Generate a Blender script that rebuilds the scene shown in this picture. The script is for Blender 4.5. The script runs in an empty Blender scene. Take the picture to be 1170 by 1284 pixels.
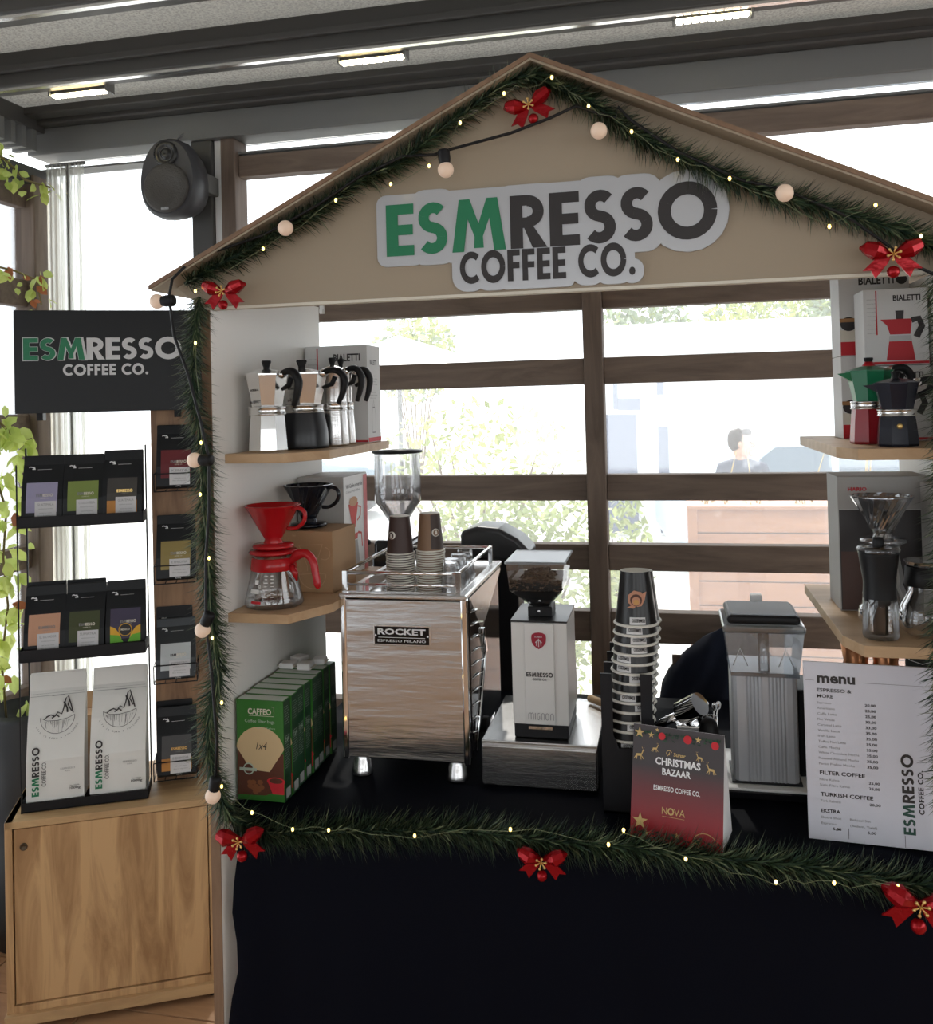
import bpy, bmesh, math, random
from mathutils import Vector, Matrix
R = random.Random(7)
SC = bpy.context.scene
PI = math.pi
# ---------------------------------------------------------------- camera
FPX, CX, CY, TH, PT, RL, EYE = 1127.0, 585.0, 485.0, math.radians(12.5), math.radians(1.0), .025, 1.6
_F = Vector((-math.sin(TH)*math.cos(PT), math.cos(TH)*math.cos(PT), math.sin(PT)))
_R0 = Vector((math.cos(TH), math.sin(TH), 0)); _U0 = _R0.cross(_F)
_CR = _R0*math.cos(RL) - _U0*math.sin(RL); _CU = _U0*math.cos(RL) + _R0*math.sin(RL)
_C = Vector((0, 0, EYE))
def ray(px, py): return _F*FPX + _CR*(px-CX) - _CU*(py-CY)
def aty(px, py, Y): d = ray(px, py); return _C + d*(Y/d.y)
def atz(px, py, Z): d = ray(px, py); return _C + d*((Z-EYE)/d.z)
def atx(px, py, X): d = ray(px, py); return _C + d*(X/d.x)
cam = bpy.data.cameras.new('camera'); co = bpy.data.objects.new('camera', cam); SC.collection.objects.link(co)
cam.sensor_fit = 'HORIZONTAL'; cam.sensor_width = 36; cam.lens = FPX/1170*36
cam.shift_y = -(642-CY)/1170; cam.clip_start = .05; cam.clip_end = 200
m = Matrix((_CR, _CU, -_F)).transposed().to_4x4(); m.translation = _C; co.matrix_world = m
SC.camera = co
# ---------------------------------------------------------------- world, sun, exposure
W = bpy.data.worlds.new('sky'); SC.world = W; W.use_nodes = True
wn = W.node_tree.nodes; wl = W.node_tree.links
bg = wn['Background']; bg.inputs[0].default_value = (.93, .97, 1, 1); bg.inputs[1].default_value = 2.9
def light(name, kind, energy, loc, tgt, color=(1, 1, 1), size=1, sy=None):
    l = bpy.data.lights.new(name, kind); o = bpy.data.objects.new(name, l); SC.collection.objects.link(o)
    l.energy = energy; l.color = color; o.location = loc
    o.rotation_euler = (Vector(tgt)-Vector(loc)).to_track_quat('-Z', 'Y').to_euler()
    if kind == 'SUN': l.angle = math.radians(1.2)
    if kind == 'AREA':
        l.size = size
        if sy: l.shape = 'RECTANGLE'; l.size_y = sy
    return o
light('sun', 'SUN', 6.0, (-1.2, 6, 5.2), (0, 0, 0), (1, .95, .86))
SC.view_settings.view_transform = 'Standard'; SC.view_settings.look = 'None'
SC.view_settings.gamma = 1; SC.view_settings.use_curve_mapping = False
SC.view_settings.exposure = 0.15
SC.cycles.max_bounces = 10; SC.cycles.transparent_max_bounces = 24; SC.cycles.sample_clamp_indirect = 6
SC.cycles.use_denoising = True
# ---------------------------------------------------------------- materials
MATS = {}
def mat(name, col=(.5, .5, .5), rough=.5, metal=0, emit=0, grain=None, gcol=None, gs=8, bump=0, bs=40, alpha=None,
        trans=0, ior=1.45, coat=0, stretch=(1, 1, 1), contrast=(.3, .7), spec=.5):
    if name in MATS: return MATS[name]
    m = bpy.data.materials.new(name); m.use_nodes = True; MATS[name] = m
    n, l = m.node_tree.nodes, m.node_tree.links; b = n['Principled BSDF']
    b.inputs['Base Color'].default_value = (*col, 1); b.inputs['Roughness'].default_value = rough
    b.inputs['Metallic'].default_value = metal; b.inputs['Transmission Weight'].default_value = trans
    b.inputs['IOR'].default_value = ior; b.inputs['Coat Weight'].default_value = coat
    b.inputs['Specular IOR Level'].default_value = spec
    if emit: b.inputs['Emission Color'].default_value = (*col, 1); b.inputs['Emission Strength'].default_value = emit
    if gcol or bump:
        tc = n.new('ShaderNodeTexCoord'); mp = n.new('ShaderNodeMapping'); mp.inputs['Scale'].default_value = stretch
        l.new(tc.outputs['Object'], mp.inputs[0])
        nz = n.new('ShaderNodeTexNoise'); nz.inputs['Scale'].default_value = gs; nz.inputs['Detail'].default_value = 8
        nz.inputs['Roughness'].default_value = .62; nz.inputs['Distortion'].default_value = 1.1 if grain == 'wood' else 0
        l.new(mp.outputs[0], nz.inputs['Vector'])
        if gcol:
            cr = n.new('ShaderNodeValToRGB'); e = cr.color_ramp.elements
            e[0].position, e[1].position = contrast; e[0].color = (*gcol, 1); e[1].color = (*col, 1)
            l.new(nz.outputs[0], cr.inputs[0]); l.new(cr.outputs[0], b.inputs['Base Color'])
        if bump:
            n2 = nz
            if bs != gs:
                n2 = n.new('ShaderNodeTexNoise'); n2.inputs['Scale'].default_value = bs; n2.inputs['Detail'].default_value = 4
                l.new(mp.outputs[0], n2.inputs['Vector'])
            bp = n.new('ShaderNodeBump'); bp.inputs['Strength'].default_value = bump; bp.inputs['Distance'].default_value = .004
            l.new(n2.outputs[0], bp.inputs['Height']); l.new(bp.outputs[0], b.inputs['Normal'])
    return m
def glassy(name, tint=(.97, .98, .98), refl=.12, haze=0, hcol=(.9, .92, .95)):
    """thin clear sheet: see-through with fresnel reflection and an optional translucent veil"""
    if name in MATS: return MATS[name]
    m = bpy.data.materials.new(name); m.use_nodes = True; MATS[name] = m
    n, l = m.node_tree.nodes, m.node_tree.links; n.remove(n['Principled BSDF']); out = n['Material Output']
    t = n.new('ShaderNodeBsdfTransparent'); t.inputs[0].default_value = (*tint, 1)
    g = n.new('ShaderNodeBsdfGlossy'); g.inputs['Roughness'].default_value = .04
    lw = n.new('ShaderNodeLayerWeight'); lw.inputs[0].default_value = .35
    mu = n.new('ShaderNodeMath'); mu.operation = 'MULTIPLY_ADD'; mu.inputs[1].default_value = .75; mu.inputs[2].default_value = refl*.3
    l.new(lw.outputs['Fresnel'], mu.inputs[0])
    mx = n.new('ShaderNodeMixShader'); l.new(mu.outputs[0], mx.inputs[0]); l.new(t.outputs[0], mx.inputs[1]); l.new(g.outputs[0], mx.inputs[2])
    last = mx
    if haze:
        d = n.new('ShaderNodeBsdfTranslucent'); d.inputs[0].default_value = (*hcol, 1)
        m2 = n.new('ShaderNodeMixShader'); m2.inputs[0].default_value = haze
        l.new(mx.outputs[0], m2.inputs[1]); l.new(d.outputs[0], m2.inputs[2]); last = m2
    l.new(last.outputs[0], out.inputs[0])
    return m
black = mat('black_plastic', (.010, .010, .011), .45, spec=.3)
blackm = mat('black_metal', (.010, .010, .012), .5, 0, spec=.3)
glossb = mat('gloss_black', (.006, .006, .008), .12)
white = mat('white_paint', (.80, .80, .79), .5)
paper = mat('white_paper', (.83, .83, .83), .7)
cream = mat('cream_paper', (.70, .66, .56), .7)
greyp = mat('grey_print', (.25, .25, .25), .7)
redp = mat('red_print', (.55, .02, .03), .6)
green = mat('logo_green', (.015, .19, .085), .45)
char = mat('logo_charcoal', (.028, .024, .024), .45)
acry = mat('brushed_acrylic', (.50, .51, .53), .32, .35)
steel = mat('stainless_steel', (.72, .71, .70), .25, 1, bump=.15, bs=14, stretch=(1, 1, 6))
steelw = mat('wavy_polished_steel', (.66, .645, .63), .24, 1, bump=.75, bs=2.4, stretch=(1.3, 1.3, 11))
chrome = mat('chrome', (.86, .86, .86), .07, 1)
alu = mat('cast_aluminium', (.78, .78, .77), .2, 1)
satin = mat('satin_aluminium', (.50, .51, .535), .42, .35)
gold = mat('gold', (.80, .55, .20), .3, .8)
foil = mat('red_foil', (.33, .003, .008), .26, .5, bump=.6, bs=60)
pine1 = mat('tinsel_green', (.055, .092, .045), .4)
pine2 = mat('tinsel_pale_green', (.19, .22, .12), .4)
pine3 = mat('tinsel_dark_green', (.020, .042, .027), .45)
oak = mat('oak_veneer', (.62, .39, .19), .5, gcol=(.36, .20, .09), gs=4.2, stretch=(4.2, 4.2, .55), grain='wood', bump=.08, bs=5, contrast=(.36, .60))
oakh = mat('oak_veneer_flat', (.58, .38, .19), .5, gcol=(.40, .245, .12), gs=5, stretch=(.5, 3.5, 3.5), grain='wood', contrast=(.32, .62))
walnut = mat('walnut_panel', (.34, .20, .11), .5, gcol=(.20, .11, .06), gs=6, stretch=(4, 4, .5), grain='wood', contrast=(.32, .62))
edge = mat('brown_board_edge', (.26, .16, .095), .55, gcol=(.17, .10, .06), gs=8, stretch=(4, 4, .6), grain='wood')
beige = mat('beige_board', (.36, .295, .215), .6, bump=.03, bs=90)
panelw = mat('white_panel', (.76, .74, .70), .45)
shelfw = mat('shelf_laminate', (.58, .40, .24), .5, gcol=(.44, .28, .15), gs=6, stretch=(.6, 3, 3), grain='wood')
slat = mat('weathered_brown_wood', (.21, .155, .12), .7, gcol=(.11, .08, .062), gs=5, stretch=(.6, 5, 5), grain='wood', bump=.3, bs=9, contrast=(.3, .7))
slatv = mat('weathered_brown_post', (.21, .155, .12), .7, gcol=(.11, .08, .062), gs=5, stretch=(5, 5, .6), grain='wood', bump=.3, bs=9, contrast=(.3, .7))
dgrey = mat('dark_grey_aluminium', (.075, .072, .068), .45, .2)
mgrey = mat('painted_grey_steel', (.17, .17, .165), .5, .2)
fabric = mat('canopy_mesh', (.44, .43, .40), .8, bump=.8, bs=150, gcol=(.24, .235, .22), gs=150, contrast=(.40, .58))
cloth = mat('black_satin_cloth', (.0035, .0042, .008), .6, bump=.12, bs=5, spec=.05)
kraft = mat('kraft_card', (.40, .245, .13), .75, bump=.05, bs=60)
floorm = mat('terracotta_plank', (.50, .29, .15), .55, gcol=(.36, .19, .095), gs=5, stretch=(.6, 4, 4), grain='wood', bump=.1, bs=8)
leafm = mat('leaf_green', (.36, .50, .10), .5); leafy = mat('leaf_yellow_green', (.50, .58, .12), .5)
for q in (leafm, leafy):
    _n, _l = q.node_tree.nodes, q.node_tree.links; _t = _n.new('ShaderNodeBsdfTranslucent'); _t.inputs[0].default_value = (.80, .88, .30, 1)
    _m = _n.new('ShaderNodeMixShader'); _m.inputs[0].default_value = .45; _l.new(_n['Principled BSDF'].outputs[0], _m.inputs[1]); _l.new(_t.outputs[0], _m.inputs[2]); _l.new(_m.outputs[0], _n['Material Output'].inputs[0])
leafb = mat('leaf_rust', (.42, .14, .05), .6)
glass = glassy('window_glass', (.96, .97, .98), .15, .085)  # veil in the panes stands in for glare washing out the view
clear = glassy('clear_plastic', (.95, .955, .96), .35, .07)
clearg = glassy('clear_glass', (.965, .97, .975), .35, .03)
film = glassy('translucent_film', (.84, .85, .84), .2, .38, (.9, .88, .80))
led = mat('led_diffuser', (1, .93, .72), .5, emit=9)
fairy = mat('fairy_bulb', (1, .70, .18), .5, emit=5)
opal = mat('opal_bulb', (.80, .60, .46), .3, emit=.12)
def leather(name, col): return mat(name, col, .5)
# ---------------------------------------------------------------- mesh builder
class MB:
    def __init__(s): s.v = []; s.f = []; s.mi = []; s.sm = []
    def add(s, vs, fs, mi=0, sm=False, M=None):
        o = len(s.v)
        s.v += [tuple(M @ Vector(v)) if M else tuple(v) for v in vs]
        for f in fs: s.f.append([i+o for i in f]); s.mi.append(mi); s.sm.append(sm)
        return s
    def box(s, x0, x1, y0, y1, z0, z1, mi=0, M=None):
        v = [(x, y, z) for z in (z0, z1) for y in (y0, y1) for x in (x0, x1)]
        return s.add(v, [(0, 2, 3, 1), (4, 5, 7, 6), (0, 1, 5, 4), (2, 6, 7, 3), (0, 4, 6, 2), (1, 3, 7, 5)], mi, False, M)
    def prism(s, poly, a, b, ax='y', mi=0, M=None):
        """poly in (x,z) extruded along y, or (x,y) along z, or (y,z) along x"""
        def P(p, t): return (p[0], t, p[1]) if ax == 'y' else (p[0], p[1], t) if ax == 'z' else (t, p[0], p[1])
        n = len(poly)
        return s.add([P(p, a) for p in poly]+[P(p, b) for p in poly],
                     [tuple(range(n)), tuple(range(2*n-1, n-1, -1))]+[(i, (i+1) % n, n+(i+1) % n, n+i) for i in range(n)], mi, False, M)
    def lathe(s, prof, n=24, c=(0, 0, 0), mi=0, sm=True, M=None, a0=0, ex=1, ey=1):
        vs = []; fs = []
        for r, z in prof:
            for k in range(n):
                a = a0+2*PI*k/n; vs.append((c[0]+r*ex*math.cos(a), c[1]+r*ey*math.sin(a), c[2]+z))
        for i in range(len(prof)-1):
            for k in range(n): fs.append((i*n+k, i*n+(k+1) % n, (i+1)*n+(k+1) % n, (i+1)*n+k))
        if prof[0][0] > 1e-6: pass
        return s.add(vs, fs, mi, sm, M)
    def cyl(s, r, z0, z1, n=20, c=(0, 0, 0), mi=0, r2=None, M=None, sm=True, a0=0):
        r2 = r if r2 is None else r2
        return s.lathe([(1e-5, z0), (r, z0), (r, z0), (r2, z1), (r2, z1), (1e-5, z1)], n, c, mi, sm, M, a0) if not sm else \
            s.lathe([(r, z0), (r2, z1)], n, c, mi, True, M, a0).lathe([(1e-5, z0), (r, z0)], n, c, mi, False, M, a0).lathe([(r2, z1), (1e-5, z1)], n, c, mi, False, M, a0)
    def sph(s, c, r, n=12, mi=0, ex=(1, 1, 1)):
        h = n//2+1
        return s.lathe([(max(1e-5, r*math.sin(PI*i/h))*1, -r*math.cos(PI*i/h)*ex[2]) for i in range(h+1)], n, c, mi, True, None, 0, ex[0], ex[1])
    def tube(s, pts, r, n=8, mi=0, sm=True, flat=1, M=None):
        pts = [Vector(p) for p in pts]; rs = r if isinstance(r, (list, tuple)) else [r]*len(pts)
        if sm and n >= 8 and 4 <= len(pts) <= 9:
            P_, Q_ = [], []
            for i in range(len(pts)-1):
                a, b_, c_, d_ = pts[max(i-1, 0)], pts[i], pts[i+1], pts[min(i+2, len(pts)-1)]
                for k in range(4):
                    u = k/4; P_.append(.5*((2*b_)+(c_-a)*u+(2*a-5*b_+4*c_-d_)*u*u+(3*b_-a-3*c_+d_)*u**3)); Q_.append(rs[i]+(rs[i+1]-rs[i])*u)
            P_.append(pts[-1]); Q_.append(rs[-1]); pts, rs = P_, Q_
        vs = []; fs = []; up = None
        for i, p in enumerate(pts):
            t = (pts[min(i+1, len(pts)-1)]-pts[max(i-1, 0)]).normalized()
            if up is None: up = Vector((0, 0, 1)) if abs(t.z) < .9 else Vector((0, 1, 0))
            a = t.cross(up); a = a.normalized() if a.length > 1e-4 else Vector((1, 0, 0)); b = a.cross(t).normalized(); up = b
            for k in range(n):
                q = 2*PI*k/n; vs.append(p+(a*math.cos(q)+b*math.sin(q)*flat)*rs[i])
        for i in range(len(pts)-1):
            for k in range(n): fs.append((i*n+k, i*n+(k+1) % n, (i+1)*n+(k+1) % n, (i+1)*n+k))
        fs.append(tuple(range(n))); fs.append(tuple((len(pts)-1)*n+k for k in range(n)))
        return s.add(vs, fs, mi, sm, M)
    def flat(s, polys, O, U, V, sc=1, mi=0, sx=1):
        O, U, V = Vector(O), Vector(U), Vector(V)
        for p in polys: s.add([O+U*(a*sc*sx)+V*(b*sc) for a, b in p], [tuple(range(len(p)))], mi)
        return s
    def ring(s, c, r0, r1, O, U, V, n=28, mi=0, a0=0, a1=2*PI):
        return s.flat([[(c[0]+r*math.cos(a), c[1]+r*math.sin(a)) for r, a in ((r0, A), (r1, A), (r1, B), (r0, B))]
                       for A, B in [(a0+(a1-a0)*i/n, a0+(a1-a0)*(i+1)/n) for i in range(n)]], O, U, V, 1, mi)
    def disc(s, c, r, O, U, V, n=20, mi=0, ry=None):
        return s.flat([[(c[0]+r*math.cos(2*PI*i/n), c[1]+(ry or r)*math.sin(2*PI*i/n)) for i in range(n)]], O, U, V, 1, mi)
    def rect(s, x0, x1, z0, z1, y=0, mi=0): return s.flat([[(x0, z0), (x1, z0), (x1, z1), (x0, z1)]], (0, y, 0), (1, 0, 0), (0, 0, 1), 1, mi)
    def logo(s, word, O, U, V, h, mis, gap=.10, width=None):
        polys, w = layout(word, gap); sx = 1 if not width else width/(w*h)
        N = Vector(U).cross(Vector(V)).normalized(); i = 0
        for k, g in enumerate(polys):
            for pg in g: s.flat([pg], Vector(O)+N*(.00003*(i % 6)), U, V, h, mis[k] if isinstance(mis, (list, tuple)) else mis, sx); i += 1
        return w*h*sx
    def text(s, t, O, U, V, h, mi=0, al='l', bold=0, width=None):
        vs, fs, w = textmesh(t, bold); U, V, O = Vector(U), Vector(V), Vector(O)
        sx = h if not width else width/max(w, 1e-6)
        off = {'l': 0, 'c': -w/2, 'r': -w}[al]
        return s.add([O+U*((x+off)*sx)+V*(y*h) for x, y in vs], fs, mi)
    def ft(s, t, x, z, h, y, mi=0, al='c', bold=0, width=None): return s.text(t, (x, y, z), (1, 0, 0), (0, 0, 1), h, mi, al, bold, width)
    def obj(s, name, mats, parent=None, bevel=0, loc=None, rz=0, seg=2, recalc=True, **tags):
        me = bpy.data.meshes.new(name); me.from_pydata(s.v, [], s.f)
        for q in (mats if isinstance(mats, (list, tuple)) else [mats]): me.materials.append(q)
        me.polygons.foreach_set('material_index', s.mi); me.polygons.foreach_set('use_smooth', s.sm)
        if recalc and len(s.f) < 20000:
            bm = bmesh.new(); bm.from_mesh(me); bmesh.ops.recalc_face_normals(bm, faces=bm.faces); bm.to_mesh(me); bm.free()
        me.update()
        o = bpy.data.objects.new(name, me); SC.collection.objects.link(o)
        if parent: o.parent = parent
        if loc is not None: o.location = loc
        o.rotation_euler[2] = rz
        if bevel:
            b = o.modifiers.new('b', 'BEVEL'); b.width = bevel; b.segments = seg; b.limit_method = 'ANGLE'; b.angle_limit = .6
        for k, v in tags.items(): o[k] = v
        if parent and name in ('print', 'printed_text', 'printed_art', 'side_print', 'front_print', 'lettering', 'label_text', 'measure_marks'): o['kind'] = 'stuff'
        return o
def wy(x, z, w, h, y=0): return (x, y, z)
def strip(c, t):
    out = []; L = []
    for i, p in enumerate(c):
        a = c[max(i-1, 0)]; b = c[min(i+1, len(c)-1)]; dx, dy = b[0]-a[0], b[1]-a[1]; q = math.hypot(dx, dy) or 1
        L.append(((p[0]-dy/q*t/2, p[1]+dx/q*t/2), (p[0]+dy/q*t/2, p[1]-dx/q*t/2)))
    return [[L[i][0], L[i][1], L[i+1][1], L[i+1][0]] for i in range(len(L)-1)]
def arc(cx, cy, r, a0, a1, n=14): return [(cx+r*math.cos(math.radians(a0+(a1-a0)*i/n)), cy+r*math.sin(math.radians(a0+(a1-a0)*i/n))) for i in range(n+1)]
def rc(a, b, c, d): return [(a, b), (c, b), (c, d), (a, d)]
def glyph(ch):
    if ch == 'E': return [rc(0, 0, .24, 1), rc(.24, .80, .56, 1), rc(.24, .40, .54, .60), rc(.24, 0, .56, .20)], .56
    if ch == 'F': return [rc(0, 0, .24, 1), rc(.24, .80, .54, 1), rc(.24, .40, .52, .60)], .54
    if ch == 'S': return strip(arc(.30, .70, .19, 38, 268)+arc(.275, .305, .20, 88, -142), .21), .58
    if ch == 'M':
        h = [[(0, 0), (.23, 0), (.36, 1), (.15, 1)], [(.17, 1), (.36, 1), (.605, .30), (.525, .06)]]
        return h+[[(1.05-a, b) for a, b in reversed(p)] for p in h]+[[(.43, .06), (.62, .06), (.605, .32), (.445, .32)]], 1.05
    if ch == 'R': return [rc(0, 0, .24, 1), rc(.22, .80, .34, 1), rc(.22, .38, .34, .58)]+strip(arc(.34, .69, .20, 92, -92), .21)+[[(.24, .44), (.42, .44), (.70, 0), (.42, 0)]], .66
    if ch == 'O': return strip(arc(.53, .5, .41, 0, 360, 32), .235), 1.06
    if ch == 'C': return strip(arc(.52, .5, .41, 48, 312, 24), .22), .84
    if ch == '.': return [[(.13+.13*math.cos(a*PI/6), .12+.13*math.sin(a*PI/6)) for a in range(12)]], .26
    return [], .32
def layout(word, gap=.10):
    x = 0; out = []
    for ch in word:
        g, w = glyph(ch); out.append([[(a+x, b) for a, b in p] for p in g]); x += w+gap
    return out, x-gap
_tc = {}
def textmesh(t, bold=0):
    k = (t, bold)
    if k not in _tc:
        c = bpy.data.curves.new('t', 'FONT'); c.body = t; c.size = 1; c.resolution_u = 2; c.offset = bold
        o = bpy.data.objects.new('t', c); SC.collection.objects.link(o)
        dg = bpy.context.evaluated_depsgraph_get(); me = bpy.data.meshes.new_from_object(o.evaluated_get(dg))
        vs = [(v.co.x, v.co.y) for v in me.vertices]; fs = [tuple(p.vertices) for p in me.polygons]
        x0 = min(v[0] for v in vs); cap = .73
        vs = [((x-x0)/cap, y/cap) for x, y in vs]; w = max(v[0] for v in vs)
        bpy.data.objects.remove(o); bpy.data.curves.remove(c); bpy.data.meshes.remove(me); _tc[k] = (vs, fs, w)
    return _tc[k]
def thing(name, label, cat, loc=(0, 0, 0), rz=0, group=None):
    o = bpy.data.objects.new(name, None); SC.collection.objects.link(o); o.empty_display_size = .05
    o.location = loc; o.rotation_euler[2] = rz; o['label'] = label; o['category'] = cat
    if group: o['group'] = group
    return o
def tag(o, label, cat, group=None, kind=None):
    o['label'] = label; o['category'] = cat
    if group: o['group'] = group
    if kind: o['kind'] = kind
    return o
def struct(b, name, m, parent=None, bevel=0):
    o = b.obj(name, m, parent, bevel)
    if not parent: o['kind'] = 'structure'
    return o
def dup(root, loc, rz=None, label=None):
    r = root.copy(); SC.collection.objects.link(r); r.location = loc
    if rz is not None: r.rotation_euler[2] = rz
    if label: r['label'] = label
    for ch in list(root.children):
        c = ch.copy(); SC.collection.objects.link(c); c.parent = r
        for g in ch.children: d = g.copy(); SC.collection.objects.link(d); d.parent = c
    return r
X1, Z1 = (1, 0, 0), (0, 0, 1)
# ================================================================= SETTING
WY = 2.7          # window wall
XL = -2.09        # left wall
# floor boards
fl = MB().box(XL-.05, 3.2, -3.5, WY+.1, -.08, -.012).obj('floor', floorm, kind='structure')
pl = None
for i in range(26):
    y0 = WY+.05-.145*(i+1); off = (i*.37) % 1.1
    for j in range(5):
        xa = XL+off-1.1+j*1.25; xb = xa+1.244
        xa = max(xa, XL-.04); xb = min(xb, 3.2)
        if xb-xa < .05: continue
        if i > 11 and j > 2: continue
        MB().box(xa, xb, y0, y0+.14, -.012, R.uniform(-.001, .001)).obj('plank', floorm, fl)
# window wall of dark timber rails
def rail(name, x0, x1, z0, z1, y0=WY-.02, y1=WY+.03, m=None, par=None): return MB().box(x0, x1, y0, y1, z0, z1).obj(name, m or slat, par, bevel=.003)
ww = MB().box(XL, 3.2, WY-.06, WY+.06, 2.472, 2.56).obj('wall_back', mgrey, bevel=.004, kind='structure')
MB().box(XL+.03, 3.2, WY-.10, WY+.05, 2.56, 2.62).obj('gutter_box', dgrey, ww, bevel=.006)
MB().box(XL+.03, 3.2, WY-.16, WY-.10, 2.575, 2.60).obj('gutter_lip', dgrey, ww, bevel=.004)
MB().box(XL, 3.2, WY-.02, WY+.05, 2.425, 2.432).obj('glazing_bar', mgrey, ww)
RZ = [(2.35, 2.42), (1.869, 2.019), (1.645, 1.723), (1.30, 1.377), (1.095, 1.171), (.885, .974), (.60, .68), (.32, .40), (0, .12)]
posts = [(-1.49, -1.415, dgrey), (-1.385, -1.335, slatv), (-.235, -.178, slatv), (.98, 1.05, slatv), (2.1, 2.17, slatv)]
for a, b, mm in posts: MB().box(a, b, WY-.045, WY+.045, 0, 2.472).obj('post', mm, ww, bevel=.004)
MB().box(-1.414, -1.386, WY-.03, WY+.03, 0, 2.472).obj('post', white, ww, bevel=.002)
for a, b in ((-1.335, -.235), (-.178, .98), (1.05, 2.1)):
    for z0, z1 in RZ: rail('rail', a, b, z0, z1, par=ww)
for i, (a, b) in enumerate(((XL+.05, -1.49), (-1.335, -.235), (-.178, .98), (1.05, 2.1))):
    MB().box(a, b, WY+.034, WY+.040, .02, 2.47).obj('window_%d' % (i+1), glass, kind='structure')
# rolled clear curtain and its frame beside the corner
cw = thing('clear_plastic_curtain', 'strip of gathered clear plastic curtain hanging in the window corner behind the black sign', 'curtain', (-1.98, WY-.03, 0))
b = MB(); n = 36
pts = [(-.06+.145*i/n, .012*math.sin(i*1.5)+.004*math.sin(i*4.1)) for i in range(n+1)]
b.add([(x, y, .25) for x, y in pts]+[(x, y, 2.44) for x, y in pts], [(i, i+1, n+2+i, n+1+i) for i in range(n)], 0, True)
b.obj('film', film, cw)
MB().box(.02, .03, -.004, .004, .25, 2.44).obj('seam', mgrey, cw)
MB().tube([(-.06, 0, 2.44), (.09, 0, 2.44)], .006).obj('curtain_rail', mgrey, cw)
# left wall
lw = MB().box(XL-.04, XL+.03, -3.5, WY+.06, 2.37, 2.43).obj('wall_left', dgrey, kind='structure', bevel=.004)
MB().box(XL-.04, XL+.04, WY-.08, WY+.06, 0, 2.40).obj('post', slatv, lw, bevel=.004)
for z0, z1 in ((2.29, 2.36), (1.957, 2.047), (1.502, 1.598), (1.085, 1.16), (.62, .70), (.3, .38), (0, .12)):
    MB().box(XL-.03, XL+.01, -3.5, WY-.08, z0, z1).obj('rail', slat, lw, bevel=.003)
for y in (1.0, -.6, -2.2): MB().box(XL-.04, XL+.04, y, y+.07, 0, 2.37).obj('post', slatv, lw, bevel=.003)
MB().box(XL-.036, XL-.032, -3.4, WY-.06, .1, 2.37).obj('window_5', glass, kind='structure')
# wall behind the camera and to the right: timber boards with window openings
wr = MB().box(XL, 3.2, -3.58, -3.5, 0, .9).box(XL, 3.2, -3.58, -3.5, 2.25, 2.7).box(XL, -1.5, -3.58, -3.5, .9, 2.25).box(.1, .7, -3.58, -3.5, .9, 2.25).box(2.6, 3.2, -3.58, -3.5, .9, 2.25).obj('wall_rear', slat, kind='structure')
MB().box(3.2, 3.28, -3.5, WY+.06, 0, .9).box(3.2, 3.28, -3.5, WY+.06, 2.3, 2.7).box(3.2, 3.28, -1, -.4, .9, 2.3).obj('wall_right', slat, kind='structure')
# ceiling: canopy fabric carried by LED beams
_n, _l = fabric.node_tree.nodes, fabric.node_tree.links; _t = _n.new('ShaderNodeBsdfTranslucent'); _t.inputs[0].default_value = (.80, .77, .70, 1)
_m = _n.new('ShaderNodeMixShader'); _m.inputs[0].default_value = .05; _l.new(_n['Principled BSDF'].outputs[0], _m.inputs[1]); _l.new(_t.outputs[0], _m.inputs[2]); _l.new(_m.outputs[0], _n['Material Output'].inputs[0])
cl = MB().add([(XL-.3, -3.6, 2.615), (3.3, -3.6, 2.615), (3.3, WY-.02, 2.615), (XL-.3, WY-.02, 2.615)], [(0, 1, 2, 3)]).obj('ceiling', fabric, kind='structure')
for y in (2.20, 1.80, .9, 0, -1.2, -2.4):
    bmo = MB().box(XL-.3, 3.3, y-.035, y+.035, 2.515, 2.612).box(XL-.3, 3.3, y-.05, y-.035, 2.55, 2.57).obj('beam', dgrey, cl, bevel=.004)
    MB().box(XL-.3, 3.3, y-.028, y-.012, 2.507, 2.515).obj('aluminium_strip', alu, cl)
MB().box(-2.4, -2.02, -3.6, WY+.02, 2.54, 2.60).obj('side_rail', dgrey, cl, bevel=.004)
b = MB()
for i in range(24): b.box(-2.10, -2.02, 2.58-i*.05, 2.60-i*.05, 2.47, 2.54)
b.obj('louvre_strip', mgrey, lw)
# ---------------------------------------------------------------- LED fittings
LB = 'white LED light bar clipped under the ceiling beam, '
for px, py, lb in ((97, 112, LB+'above the loudspeaker'), (465, 69, LB+'up and left of the roof peak'), (894, 15, LB+'up and right of the roof peak')):
    t = thing('led_light_bar', lb, 'ceiling light', atz(px, py, 2.513)+Vector((0, .012, 0)), 0, 'LED bars along the ceiling beam')
    MB().box(-.09, .09, -.010, .022, -.006, .04).obj('housing', dgrey, t, bevel=.003)
    b = MB()
    for i in range(9): b.box(-.084+.0188*i, -.070+.0188*i, -.009, .010, -.013, -.006)
    b.box(-.085, .085, -.009, .010, -.0095, -.006); b.obj('diffuser', led, t)
    for sx in (-.094, .088): MB().box(sx, sx+.006, -.014, .024, -.012, .044).obj('end_cap', mgrey, t)
# ================================================================= MARKET STALL
YF, YB = 1.64, 2.22
PLX, PRX = -.885, .515
st = thing('market_stall', 'house shaped coffee stall with a beige gable front and white side panels', 'market stall', (0, 0, 0))
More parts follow.
